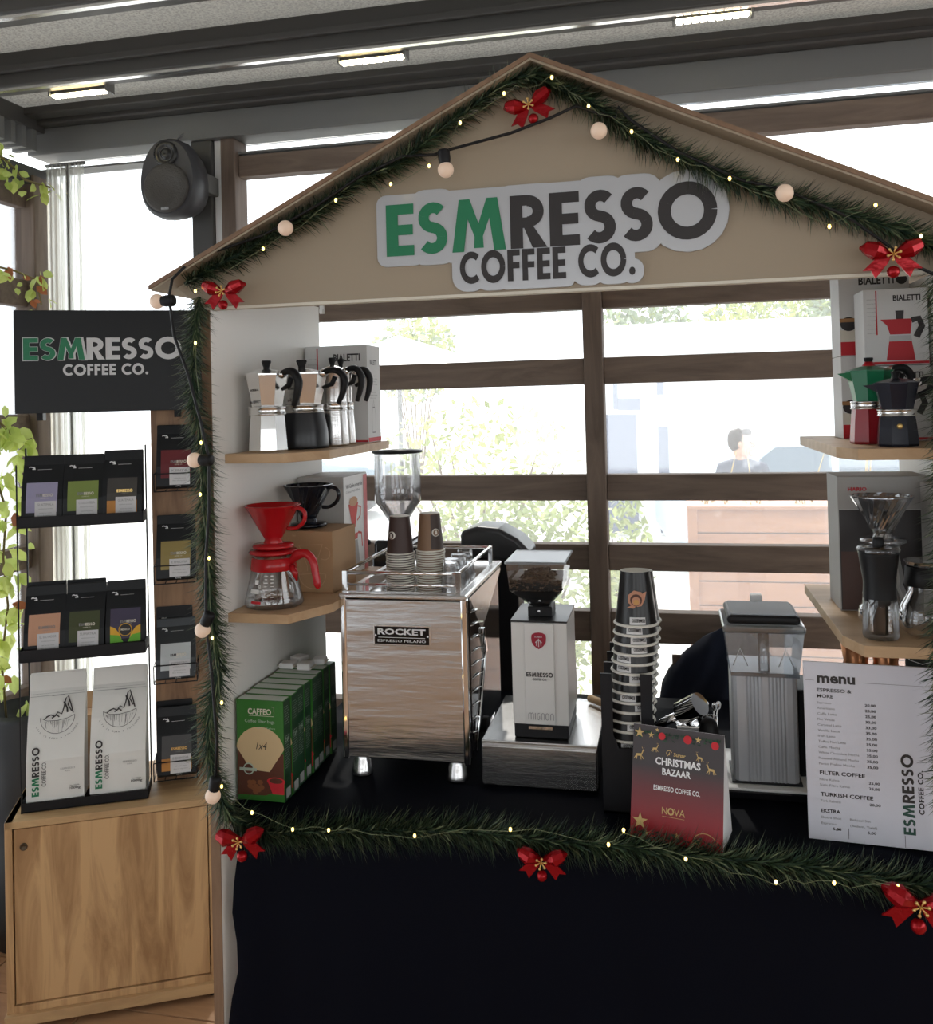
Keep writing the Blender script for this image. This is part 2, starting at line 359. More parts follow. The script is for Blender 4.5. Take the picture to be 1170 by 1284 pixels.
# gable
b = MB().prism([(-.955, 1.845), (-.895, 1.80), (.46, 1.80), (.58, 1.845), (-.2, 2.205)], YF-.002, YF+.016)
b.obj('gable_board', beige, st)
MB().box(-.895, PRX, YF-.004, YF+.018, 1.797, 1.8025).obj('gable_edge', cream, st)
ap = (-.22, 2.222)
for (ex, ez) in ((-.985, 1.845), (.60, 1.835)):
    dx, dz = ap[0]-ex, ap[1]-ez; q = math.hypot(dx, dz); nx, nz = -dz/q*(1 if dx > 0 else -1), abs(dx)/q
    tk = .012
    MB().prism([(ex, ez), ap, (ap[0], ap[1]-tk/ nz), (ex-nx*tk, ez-nz*tk)], YF-.055, YB).obj('roof_board', [beige], st)
    MB().prism([(ex, ez+.0), (ap[0], ap[1]), (ap[0], ap[1]-.009), (ex, ez-.009)], YF-.0575, YF-.0548).obj('roof_edge', edge, st)
# side panels
MB().box(PLX-.018, PLX, YF, YB, 0, 1.86).obj('side_panel', panelw, st)
MB().box(PLX-.019, PLX+.001, YF-.003, YF, 0, 1.80).obj('side_panel_edge', edge, st)
MB().box(PRX, PRX+.018, YF, YB, 0, 1.83).obj('side_panel', panelw, st)
MB().box(PRX-.001, PRX+.019, YF-.003, YF, 0, 1.80).obj('side_panel_edge', edge, st)
def shelf(poly, z, t=.019):
    MB().prism(poly, z-t, z, 'z').obj('shelf', shelfw, st, bevel=.001)
LS = [(PLX, 1.69), (-.754, 1.69), (-.70, 1.80), (-.70, YB), (PLX, YB)]
RS = [(PRX, 1.69), (.326, 1.69), (.302, 1.76), (.302, YB), (PRX, YB)]
S1, S2, T1, T2 = 1.507, 1.183, 1.502, 1.158
shelf(LS, S1-.0006); shelf(LS, S2-.0006); shelf(RS, T1-.0006, .02); shelf(RS, T2-.0006, .02)
TZ = .80
MB().box(PLX+.003, PRX-.003, 1.665, 2.46, TZ-.03, TZ-.0065).obj('counter_board', oakh, st)
for x, y in ((-.86, 2.42), (.49, 2.42)): MB().box(x-.02, x+.02, y-.02, y+.02, 0, TZ-.03).obj('counter_leg', oakh, st)
t = tag(MB().box(-.008, .008, -.004, 0, -.03, .012).box(-.006, .006, -.012, -.004, -.028, -.016).obj('cable_clip', white, loc=aty(404, 382, 2.68), bevel=.001), 'tiny white adhesive cable clip on the dark header beam under the gable', 'clip')
# cloth
b = MB(); prof = [(2.47, TZ-.0022), (2.2, TZ-.0022), (1.9, TZ-.0022), (1.70, TZ-.0022), (1.665, TZ-.003), (1.655, TZ-.008), (1.652, TZ-.03)]+[(1.650-.0002*i, TZ-.03-.77*i/14) for i in range(1, 15)]
nx = 150; vs = []; fs = []
for j, (y, z) in enumerate(prof):
    dr = max(0, (TZ-.02-z))/.8
    xl = -.879 + (0 if dr <= 0 else .018+.022*math.sin(dr*7+.5)*dr+.008*math.sin(dr*23))
    for i in range(nx+1):
        x = xl+(PRX-.003-xl)*i/nx
        w = dr*(.013*math.sin(x*21+math.sin(x*7)*2)+.006*math.sin(x*53+1+dr*2))
        wz = .0 if dr > 0 else .0012*(math.sin(x*40+y*30)+math.sin(x*17-y*50))
        if y > 2.4: wz = 0
        vs.append((x, y-w-.004*(dr > 0), z+wz if dr <= 0 else z))
for j in range(len(prof)-1):
    for i in range(nx): fs.append((j*(nx+1)+i, j*(nx+1)+i+1, (j+1)*(nx+1)+i+1, (j+1)*(nx+1)+i))
b.add(vs, fs, 0, True)
tag(b.obj('tablecloth', cloth), 'black satin cloth over the stall counter hanging to the floor', 'tablecloth')
# ---------------------------------------------------------------- main sign
sg = thing('stall_sign', 'large cut-out silver sign with green and black coffee company lettering on the gable', 'sign', (0, 0, 0))
p0 = aty(485, 322, YF-.01); p1 = aty(901, 300, YF-.01)
ys = YF-.003
H = .098; wtot = p1.x-p0.x; polys, wd = layout('ESMRESSO', .09); sx = wtot/(wd*H)
b = MB(); x = p0.x; z0 = p0.z+.000
def rrect(x0, x1, za, zb, r, n=5):
    out = []
    for cx_, cz_, a0 in ((x1-r, zb-r, 0), (x0+r, zb-r, 90), (x0+r, za+r, 180), (x1-r, za+r, 270)):
        out += [(cx_+r*math.cos(math.radians(a0+90*i/n)), cz_+r*math.sin(math.radians(a0+90*i/n))) for i in range(n+1)]
    return out
for k, ch in enumerate('ESMRESSO'):
    w = glyph(ch)[1]*H*sx; mg = .019+.001*(k % 2)
    r = (w+2*mg)/2*.98 if ch == 'O' else .032 if ch == 'S' else .018
    zt = z0+H+mg+(.004 if ch in 'SO' else 0)
    b.prism(rrect(x-mg, x+w+mg, z0-mg-(.004 if ch == 'O' else 0), zt, min(r, (zt-z0+mg)/2*.98)), ys-.005-.0001*k, ys-.0002)
    x += w+.09*H*sx
H2 = .058; q0 = aty(577, 356, YF-.01); q1 = aty(797, 345, YF-.01); p2, w2 = layout('COFFEE CO.', .10); sx2 = (q1.x-q0.x)/(w2*H2)
x = q0.x
for k, ch in enumerate('COFFEE CO.'):
    w = glyph(ch)[1]*H2*sx2; mg = .015
    if ch != ' ': b.prism(rrect(x-mg, x+w+mg, q0.z-mg, q0.z+H2+mg, .028 if ch in 'CO.' else .012) if ch != '.' else rrect(x-mg, x+w+mg, q0.z-mg, q0.z+.03, .02), ys-.00475-.0001*k, ys-.0002)
    x += w+.10*H2*sx2
b.obj('backing_plate', acry, sg)
b = MB()
b.logo('ESMRESSO', (p0.x, ys-.0066, z0), X1, Z1, H, [0, 0, 0]+[1]*5, .09, wtot)
b.logo('COFFEE CO.', (q0.x, ys-.0066, q0.z), X1, Z1, H2, 1, .10, q1.x-q0.x)
b.obj('lettering', [green, char], sg)['label'] = 'green and black lettering'
# ================================================================= GARLANDS
def garland(name, pts, label, dens=3000, r=.034, seed=1):
    dens *= 1.5; r *= 1.22
    rr = random.Random(seed); pts = [Vector(p) for p in pts]
    t = thing(name, label, 'garland', pts[0], 0, None); o = pts[0]
    MB().tube([p-o for p in pts], .004, 6).obj('garland_wire', pine3, t)
    b = MB(); V = []; Fc = []; MI = []
    for a, c in zip(pts[:-1], pts[1:]):
        L = (c-a).length; d = (c-a).normalized(); up = Vector((0, 1, 0)); s1 = d.cross(up).normalized(); s2 = s1.cross(d)
        for i in range(int(L*dens)):
            p = a+(c-a)*rr.random()-o; an = rr.uniform(0, 2*PI); side = s1*math.cos(an)+s2*math.sin(an)
            ln = r*rr.uniform(.6, 1.35); q = p+(side*1.0+d*rr.uniform(.15, 1.1)).normalized()*ln+Vector((0, 0, -.003*rr.random()))
            w = d.cross(side)*.0011*rr.uniform(.7, 1.3)+d*.0006*rr.uniform(-1, 1); mid = p*.45+q*.55+Vector((rr.uniform(-1, 1), 0, rr.uniform(-1, 1)))*.0015
            k = len(V); V += [p-w*.6, p+w*.6, mid+w, mid-w, q]
            Fc += [(k, k+1, k+2, k+3), (k+3, k+2, k+4)]; mi = rr.choices((0, 1, 2), (5, 2, 4))[0]; MI += [mi, mi]
    b.v = [tuple(v) for v in V]; b.f = Fc; b.mi = MI; b.sm = [False]*len(Fc)
    b.obj('tinsel_needles', [pine1, pine2, pine3], t, recalc=False)['kind'] = 'stuff'
    return t
def P(px, y): return [aty(a, c, y) for a, c in px]
garland('pine_garland', P([(232, 356), (300, 318), (400, 262), (450, 225), (500, 205), (545, 168), (600, 128), (640, 100), (672, 92)], 1.615), 'green tinsel garland along the roof slope above the loudspeaker side', seed=1, dens=3200, r=.032)
garland('pine_garland', P([(660, 92), (700, 108), (745, 130), (790, 165), (850, 195), (910, 222), (970, 245), (1040, 262), (1110, 282), (1180, 308), (1230, 330)], 1.615), 'green tinsel garland along the roof slope over the wide logo letters', seed=2, dens=3200, r=.034)
garland('pine_garland', P([(250, 372), (243, 430), (243, 500), (256, 570), (258, 680), (266, 780), (275, 840), (262, 900), (262, 950), (285, 1025)], 1.615), 'green tinsel garland hanging down the post between pouch display and stall', seed=3, dens=3000, r=.034)
garland('pine_garland', P([(285, 1025), (330, 1045), (430, 1043), (540, 1042), (590, 1043), (700, 1055), (790, 1062), (850, 1070), (930, 1080), (1000, 1085), (1100, 1103), (1200, 1118)], 1.628), 'green tinsel garland along the front edge of the black clothed counter', seed=4, dens=3300, r=.037)
garland('pine_garland', P([(1180, 330), (1186, 450), (1184, 600), (1188, 700), (1182, 800), (1190, 1000)], 1.60), 'green tinsel garland on the post beside the stacked moka boxes', seed=5, dens=2500, r=.034)
# bows
def bow(p, label, s=1.0, rot=0):
    t = thing('red_bow', label, 'bow', p, 0, 'red foil bows on the garlands'); t.rotation_euler[1] = rot
    for sg_ in (-1, 1):
        b = MB(); b.tube([(0, 0, 0), (sg_*.010*s, -.004, .002*s), (sg_*.024*s, -.008, .007*s), (sg_*.036*s, -.005, .012*s), (sg_*.044*s, 0, .013*s)], [.004*s, .010*s, .0175*s, .013*s, .003*s], 9, sm=False, flat=.8)
        b.obj('ribbon_loop', foil, t)
        b = MB(); b.prism([(0, 0), (sg_*.016*s, .002*s), (sg_*.042*s, -.022*s), (sg_*.030*s, -.022*s), (sg_*.024*s, -.034*s), (sg_*.006*s, -.012*s)], -.004, -.001)
        b.obj('ribbon_tail', foil, t)
    MB().sph((0, -.008, -.026*s), .0095*s, 12).obj('bauble', foil, t)
    b = MB()
    for k in range(6):
        a = k*PI/3+.3; b.tube([(0, -.014, 0), (.008*s*math.cos(a), -.018, .008*s*math.sin(a))], [.0008, .0014*s], 6); b.sph((.009*s*math.cos(a), -.019, .009*s*math.sin(a)), .0024*s, 6)
    b.obj('gold_sprig', gold, t)
bow(aty(664, 134, 1.60), 'red foil bow at the peak of the roof', 1.0, -.3)
bow(aty(282, 366, 1.585), 'red foil bow at the roof corner beside the loudspeaker', 1.0)
bow(aty(1118, 320, 1.59), 'red foil bow on the gable above the moka pot boxes', 1.1)
bow(aty(303, 1052, 1.59), 'red foil bow at the counter corner below the green filter boxes', 1.1, -.15)
bow(aty(680, 1077, 1.60), 'red foil bow on the counter garland below the white grinder', 1.0)
bow(aty(1152, 1132, 1.59), 'red foil bow on the counter garland below the menu', 1.3, .1)
# festoon lights
fs_ = thing('festoon_light_string', 'black festoon cable with round opal bulbs looped along the roof and post', 'string lights', (0, 0, 0))
cab = P([(232, 334), (216, 350), (212, 372), (218, 420), (236, 470), (252, 530), (262, 575), (262, 640), (258, 700), (258, 775), (266, 850), (272, 930), (270, 985)], 1.575)
MB().tube(cab, .0028, 6).obj('cable', black, fs_)
cab = P([(232, 334), (262, 318), (330, 295), (358, 280), (400, 256), (450, 222), (505, 196), (545, 194), (562, 188), (640, 167), (690, 148), (722, 133), (750, 142), (772, 148), (775, 134), (790, 150), (850, 190), (930, 226), (985, 238), (1060, 270), (1110, 305), (1140, 330), (1190, 352)], 1.59)
MB().tube(cab, .0028, 6).obj('cable', black, fs_)
def bulb(px, py, dx, dz, Y=1.575, sock=True):
    c = aty(px, py, Y); d = Vector((dx, 0, dz)).normalized()
    b = MB().sph((0, 0, 0), .0148, 16); b.obj('bulb', opal, fs_, loc=c)
    if sock:
        b = MB().tube([d*.011, d*.019, d*.034, d*.038], [.0095, .0115, .0115, .007], 12); b.obj('socket', black, fs_, loc=c)
for a in ((197, 378, 1, 0), (244, 577, 1, 0), (254, 790, .3, .6), (267, 998, .2, 1), (358, 286, .7, .5), (559, 213, -.1, 1), (751, 164, .3, 1), (984, 242, .1, 1)): bulb(*a, sock=a[0] in (197, 244, 559, 254, 267))
# fairy lights
def fairy_string(px, Y, label):
    t = thing('fairy_light_string', label, 'string lights', (0, 0, 0)); pts = P(px, Y); w = []
    for a, c in zip(pts[:-1], pts[1:]):
        for k in range(4): w.append(a.lerp(c, k/4)+Vector((0, R.uniform(-.004, .004), R.uniform(-.006, .006))))
    w.append(pts[-1]); MB().tube(w, .0005, 4).obj('wire', pine2, t)
    sh = None
    for p in pts:
        if sh is None: sh = MB().sph((0, 0, 0), .0027, 8, ex=(1, 1, 1.4)).obj('light_bulb', fairy, t, loc=p)
        else: c = sh.copy(); SC.collection.objects.link(c); c.location = p
fairy_string([(245, 365), (330, 312), (421, 251), (490, 231), (538, 208), (577, 154), (632, 117), (692, 97), (738, 133), (792, 165), (850, 200), (915, 224), (1040, 284), (1098, 257), (1155, 296)], 1.578, 'warm fairy lights threaded through the roof garlands')
fairy_string([(245, 430), (252, 555), (251, 620), (262, 700), (266, 800), (278, 881), (278, 986), (316, 1019), (367, 1040), (412, 1041), (520, 1048), (640, 1040), (763, 1059), (782, 1041), (860, 1077), (973, 1106), (1046, 1107), (1126, 1112)], 1.58, 'warm fairy lights running down the post garland and along the counter edge')
# ================================================================= LOUDSPEAKER
t = thing('wall_loudspeaker', 'dark grey oval two-way loudspeaker on a bracket by the window post', 'speaker', (-1.485, 2.56, 2.318))
b = MB(); rings = []
for (y, s) in ((.085, .55), (.05, .85), (-.01, 1.0), (-.05, .98), (-.062, .90)):
    rings.append([(s*.098*math.copysign(abs(math.cos(a))**.8, math.cos(a))*(1.0-.08*math.sin(a)), y, s*.125*math.sin(a)) for a in [2*PI*k/28 for k in range(28)]])
vs = [v for r_ in rings for v in r_]; fs = [(i*28+k, i*28+(k+1) % 28, (i+1)*28+(k+1) % 28, (i+1)*28+k) for i in range(4) for k in range(28)]
b.add(vs, fs, 0, True); b.add(rings[0], [tuple(range(28))]); b.add(rings[-1], [tuple(range(28))])
b.obj('housing', mat('speaker_grey', (.05, .05, .055), .45), t)
ry = Matrix.Rotation(PI/2, 4, 'X')
sg_ = mat('speaker_grille', (.075, .07, .065), .6, .3, bump=.5, bs=300)
b = MB(); b.lathe([(.076, -.004), (.076, .006), (.070, .011), (.045, .008), (.018, .002), (1e-4, .001)], 32, M=Matrix.Translation((0, -.062, -.034)) @ ry); b.obj('woofer_grille', sg_, t)
b = MB(); b.lathe([(.040, -.004), (.038, .008), (.026, .004), (.020, -.002), (.016, .006), (.008, .010), (1e-4, .006)], 28, M=Matrix.Translation((0, -.062, .072)) @ ry); b.obj('tweeter_horn', mat('horn_black', (.02, .02, .02), .25), t)
MB().box(-.013, .013, -.0745, -.071, -.103, -.095).obj('badge', alu, t)
MB().box(.055, .085, .04, .13, -.03, .03).box(.03, .06, .06, .1, -.02, .02).obj('bracket', mgrey, t, bevel=.004)
MB().tube([(-.03, .05, .11), (-.035, .07, .16), (.0, .09, .185), (.08, .1, .19)], .0035).obj('cable', mgrey, t)
# ================================================================= COFFEE CABINET & DISPLAY
CA = Vector((-1.7085, 2.0305, 0)); ang = math.radians(26.1)
dv = Vector((math.cos(ang), math.sin(ang), 0)); nv = Vector((-math.sin(ang), math.cos(ang), 0))
t = thing('oak_cabinet', 'low oak cabinet with one knotted door below the coffee pouch display', 'cabinet', CA, ang)
w, d, h, th = .527, .33, .537, .018
b = MB().box(0, th, 0, d, .045, h).box(w-th, w, 0, d, .045, h).box(th, w-th, 0, d, .045, .045+th).box(th, w-th, d-.01, d, .045+th, h-th)
b.obj('body', oak, t, bevel=.001)
MB().box(0, w, 0, d, h-th, h).obj('top_board', oakh, t, bevel=.0012)
dd = MB().box(th+.003, w-th-.003, .004, .022, .045+th+.003, h-th-.003).obj('door', oak, t, bevel=.001)
b = MB(); b.lathe([(.0095, 0), (.0095, .003), (.007, .004), (.006, .001), (1e-4, .001)], 20, M=Matrix.Translation((.045, .004, h-.067)) @ ry); b.obj('lock', mat('bronze', (.12, .09, .06), .35, .8), dd)
MB().box(-.004, w+.004, -.012, d+.01, .018, .045).obj('plinth', oakh, t, bevel=.001)
for x, y in ((.03, .02), (w-.015, .02), (.03, d-.03), (w-.015, d-.03)): MB().cyl(.011, 0, .019, 12, (x, y, 0)).obj('foot', blackm, t)
def cabw(u, v, z): return CA+dv*u+nv*v+Vector((0, 0, z))
# walnut board with wire baskets
t = thing('pouch_display_board', 'upright walnut board with black wire baskets standing behind the cabinet top', 'display board', cabw(0, 0, h+.0005), ang)
MB().box(.362, .54, .165, .183, 0, 1.16).obj('backboard', walnut, t, bevel=.001)
bz = []
def pz(px, py, v):  # height and offset along the cabinet at depth v
    n_ = nv; d_ = ray(px, py); k = (CA+nv*v-_C).dot(n_)/d_.dot(n_); p_ = _C+d_*k; return (p_-CA).dot(dv), p_.z
for k, (py0, py1) in enumerate(((599, 617), (715, 733), (838, 858), (958, 980))):
    u0, zt = pz(190, py0, .09); u1, zb = pz(192, py1, .09); u2, _ = pz(250, py0-10, .09); bz.append((u0, u2, zb-h, zt-h))
    uc = (u0+u2)/2; hw = .058; za, zc = zb-h, zb-h+.05; bz[-1] = (uc-hw, uc+hw, za, zc)
    b = MB()
    x0, x1, y0, y1 = uc-hw, uc+hw, .085, .163
    for zz in (za, zc): b.tube([(x0, y1, zz), (x0, y0, zz), (x1, y0, zz), (x1, y1, zz)], .0016, 6)
    for xx in (x0, x1):
        for yy in (y0, y1): b.tube([(xx, yy, za), (xx, yy, zc)], .0016, 6)
    for i in range(5): b.tube([(x0+(x1-x0)*i/4, y0, za), (x0+(x1-x0)*i/4, y1, za)], .0012, 5)
    b.obj('wire_basket', blackm, t)
# rack with three trays
t = thing('pouch_rack', 'black metal rack with three trays of coffee pouches on the oak cabinet', 'rack', cabw(0, 0, h+.0005), ang)
u0, z0r = pz(16, 664, .045); r0, r1 = .030, .350
rackz = [pz(15, 664, .045)[1]-h, pz(16, 833, .045)[1]-h, .002]
lips = [.030, .032, .024]
for k, (zz, lp) in enumerate(zip(rackz, lips)):
    MB().box(r0, r1, .045, .155, zz, zz+.003).box(r0, r1, .045, .047, zz, zz+lp).box(r0, r0+.002, .045, .155, zz, zz+lp).box(r1-.002, r1, .045, .155, zz, zz+lp).obj('tray', blackm, t)
for x in (r0+.002, r1-.002): MB().box(x-.002, x+.002, .150, .156, 0, rackz[0]+.21).obj('upright', blackm, t)
MB().box(r0, r0+.003, .045, .05, 0, rackz[0]+.17).obj('upright', blackm, t)
# coffee pouches
def pouch(u, v, z, w, hh, dp, body, lab, texts, label, name='coffee_pouch', lean=.06, rz=0, kind='250', cat='coffee bag', group='black coffee pouches on the display'):
    t = thing(name, label, cat, cabw(u, v, z+h), ang+rz, group); t.rotation_euler[0] = -lean
    b = MB(); lv = [(0, .80, .96), (.04, 1, 1), (.35, .92, 1), (.62, .6, 1), (.78, .30, 1.0), (.86, .12, 1.0), (.985, .05, 1.0), (1, .03, .97)]
    rings = []
    for (f_, dd_, ww) in lv:
        D = dp*dd_; Wd = w/2*ww; pinch = .72 if 0 < f_ < .8 else .98
        rings.append([(-Wd, -D, f_*hh), (-Wd*.5, -D*1.04, f_*hh), (0, -D*1.05, f_*hh), (Wd*.5, -D*1.04, f_*hh), (Wd, -D, f_*hh), (Wd*pinch, -D*.5+0, f_*hh),
                      (Wd, 0, f_*hh), (0, 0, f_*hh), (-Wd, 0, f_*hh), (-Wd*pinch, -D*.5, f_*hh)])
    n = 10; vs = [v_ for r_ in rings for v_ in r_]
    b.add(vs, [(i*n+k, i*n+(k+1) % n, (i+1)*n+(k+1) % n, (i+1)*n+k) for i in range(len(lv)-1) for k in range(n)], 0, False)
    b.add(rings[0], [tuple(range(n))]); b.add(rings[-1], [tuple(range(n))])
    bo = b.obj('pouch_body', body, t, bevel=.0015)
    def dpt(f_):
        for (a, da, _), (c, dc, _) in zip(lv[:-1], lv[1:]):
            if a <= f_ <= c: return dp*1.05*(da+(dc-da)*(f_-a)/(c-a))+.0012
        return dp
    def patch(x0, x1, f0, f1, off=0, mi=0, mbd=None, n=4):
        m_ = mbd or MB()
        for i in range(n):
            a, c = f0+(f1-f0)*i/n, f0+(f1-f0)*(i+1)/n
            m_.add([(x0*w, -dpt(a)-off, a*hh), (x1*w, -dpt(a)-off, a*hh), (x1*w, -dpt(c)-off, c*hh), (x0*w, -dpt(c)-off, c*hh)], [(0, 1, 2, 3)], mi)
        return m_
    def wr(m_, s_, xf, f_, hf, mi=0, al='c', off=.0009, bold=.0, lg=False, width=None):
        sl = Vector((0, -(dpt(min(.99, f_+.08))-dpt(f_)), .08*hh)).normalized(); O = (xf*w, -dpt(f_)-off, f_*hh)
        m_.text(s_, O, X1, sl, hf*hh, mi, al, bold, width)
    return t, patch, wr, dpt, w, hh
def small_pouch(u, v, z, colname, col, origin, label, band=None, txt=None, lean=.06, rz=0, hh=.185, w=.1035, toucan=False, silver=False, dp=.046):
    bm_ = mat('matt_black_pouch', (.012, .013, .015), .4, bump=.35, bs=9, spec=.3)
    if silver: bm_ = mat('silvered_pouch', (.03, .034, .038), .3, .3, bump=.4, bs=10)
    t, patch, wr, dpt, w, hh = pouch(u, v, z, w, hh, dp, bm_, None, None, label, lean=lean, rz=rz)
    b = MB(); wr(b, '~', -.36, .80, .09, 0, 'l', bold=.018); wr(b, '.a', -.28, .795, .05, 0, 'l', bold=.04); wr(b, '-', -.14, .783, .03, 0, 'l', width=.34*w)
    b.obj('pull_tab_print', paper, t)
    lm = mat('pouch_label_'+colname, col, .6, bump=.1, bs=20)
    patch(-.38, .38, .17, .60).obj('colour_label', lm, t)['label'] = colname.replace('_', ' ')+' colour label'
    if band: patch(-.38, .38, .10, .28, .0003).obj('label_band', mat('band_'+colname, band, .6), t)
    if toucan:
        b = MB(); f_ = .28
        pr = [(-.38, .12), (-.12, .12), (-.12, .28), (-.38, .36)]
        for sgn in (-1, 1): b.add([(sgn*x*w, -dpt(q)-.001, q*hh) for x, q in [(.38, .17), (.10, .17), (.14, .24), (.26, .33), (.38, .36)]], [(0, 1, 2, 3, 4)], 0)
        for sgn in (-1, 1): b.add([(sgn*x*w, -dpt(q)-.0015, q*hh) for x, q in [(.38, .12), (.05, .12), (.16, .22), (.38, .24)]], [(0, 1, 2, 3)], 1)
        b.disc((0, .30*hh), .17*w, (0, -dpt(.3)-.002, 0), X1, Z1, 20, 0); b.disc((0, .30*hh), .15*w, (0, -dpt(.3)-.0025, 0), X1, Z1, 20, 2)
        wr(b, 'MEXICO', 0, .29, .03, 3, off=.0035, bold=.02, width=.22*w)
        b.obj('printed_motif', [mat('motif_yellow', (.75, .42, .04), .6), mat('motif_green', (.15, .45, .04), .6), char, cream], t)
    else:
        q = MB(); patch(-.16, .36, .06, .33, .0007, 0, q); q.obj('info_label', mat('info_grey', (.62, .61, .62), .6), t)
        b = MB(); wr(b, origin, .10, .265, .036, 0, off=.0014, width=.40*w); wr(b, 'washed process', .10, .215, .018, 0, off=.0014, width=.34*w)
        wr(b, 'red berries cocoa', .10, .155, .018, 0, off=.0014, width=.30*w); wr(b, 'filter & espresso', .10, .115, .018, 0, off=.0014, width=.36*w)
        b.obj('label_text', greyp, t)
    b = MB(); polys, wd = layout('ESMRESSO', .08); O = (-.16*w+.03*w, -dpt(.40)-.001, .395*hh); b.logo('ESMRESSO', O, X1, Z1, .034*hh*1.25, txt if txt is not None else [0, 0, 0]+[1]*5, .08, .40*w)
    wr(b, 'COFFEE CO.', .07, .365, .018, 1 if txt is None else 0, off=.001, width=.20*w)
    b.obj('lettering', [greyp if not silver else char, cream, gold], t)
    wr_ = MB(); wr(wr_, 'e250g', .06, .03, .022, 0, off=.001, width=.14*w); wr_.obj('weight_print', paper, t)
    return t
rk = [(-1, 'lilac', (.33, .31, .45), 'GUATEMALA', 'pouch with a lilac label, upper rack tray', None),
      (0, 'olive_green', (.19, .25, .06), 'COLOMBIA', 'pouch with a bright olive green label, upper rack tray', None),
      (1, 'black_brown', (.055, .05, .045), 'GUATEMALA', 'pouch with a black label and orange band, upper rack tray', (.50, .22, .05))]
cu = [.086, .190, .294]
for k, cn, col, org, lb, bd in rk:
    small_pouch(cu[k+1], .118, rackz[0]+.004, cn, col, org, 'black coffee '+lb, band=bd, rz=R.uniform(-.05, .05), hh=.187+(.008 if k == 1 else 0), txt=2 if k == 1 else None)
rk = [(-1, 'salmon', (.55, .30, .19), 'EL SALVADOR', 'pouch with a salmon pink label, middle rack tray', False),
      (0, 'dark_olive', (.05, .06, .02), 'SUMATRA', 'pouch with a dark olive label, middle rack tray', False),
      (1, 'aubergine', (.055, .045, .085), 'MEXICO', 'pouch with a purple label over orange and green artwork', True)]
for k, cn, col, org, lb, tc in rk:
    small_pouch(cu[k+1], .118, rackz[1]+.004, cn, col, org, 'black coffee '+lb, rz=R.uniform(-.04, .04), hh=.185, toucan=tc, txt=0 if k == -1 else None)
# second row behind
for k in (-1, 0, 1): small_pouch(cu[k+1]-.004, .1485, rackz[1]+.004 if k < 1 else rackz[0]+.004, 'plain_back', (.05, .05, .05), 'KENYA', 'black coffee pouch behind the front row, '+('salmon label pouch' if k == -1 else 'dark olive label pouch' if k == 0 else 'orange band pouch')+' hiding it', hh=.192, lean=0, dp=.008)
bk = [('maroon', (.13, .015, .02), 'KENYA', 'top basket, maroon label', None, False), ('mustard', (.28, .21, .07), 'ETHIOPIA', 'second basket from the top, mustard label', None, False),
      ('silver_grey', (.50, .53, .54), 'ESPRESSO', 'third basket, pale silver label', None, True), ('graphite', (.07, .07, .072), 'INDONESIA', 'bottom basket, graphite label with orange band', (.50, .22, .05), False)]
for k_, ((cn, col, org, lb, bd, sv), (xa, xb, za, zc)) in enumerate(zip(bk, bz)):
    small_pouch((xa+xb)/2+(.003 if org in ('INDONESIA',) else 0), .140 if k_ in (0, 1) else .134, za+.004, cn, col, org, 'black coffee pouch in the wire '+lb, band=bd, w=.106, hh=.182 if not sv else .165, silver=sv, txt=2 if bd else None)
for i, lb in ((2, 'taller black coffee pouch behind the silver label pouch in its wire basket'), (3, 'black coffee pouch half hidden behind the graphite label pouch, bottom basket')):
    xa, xb, za, zc = bz[i]; small_pouch((xa+xb)/2-.006, .1625, za+.003, 'plain_back', (.05, .05, .05), 'KENYA', lb, w=.100, hh=.196, lean=0, dp=.010)
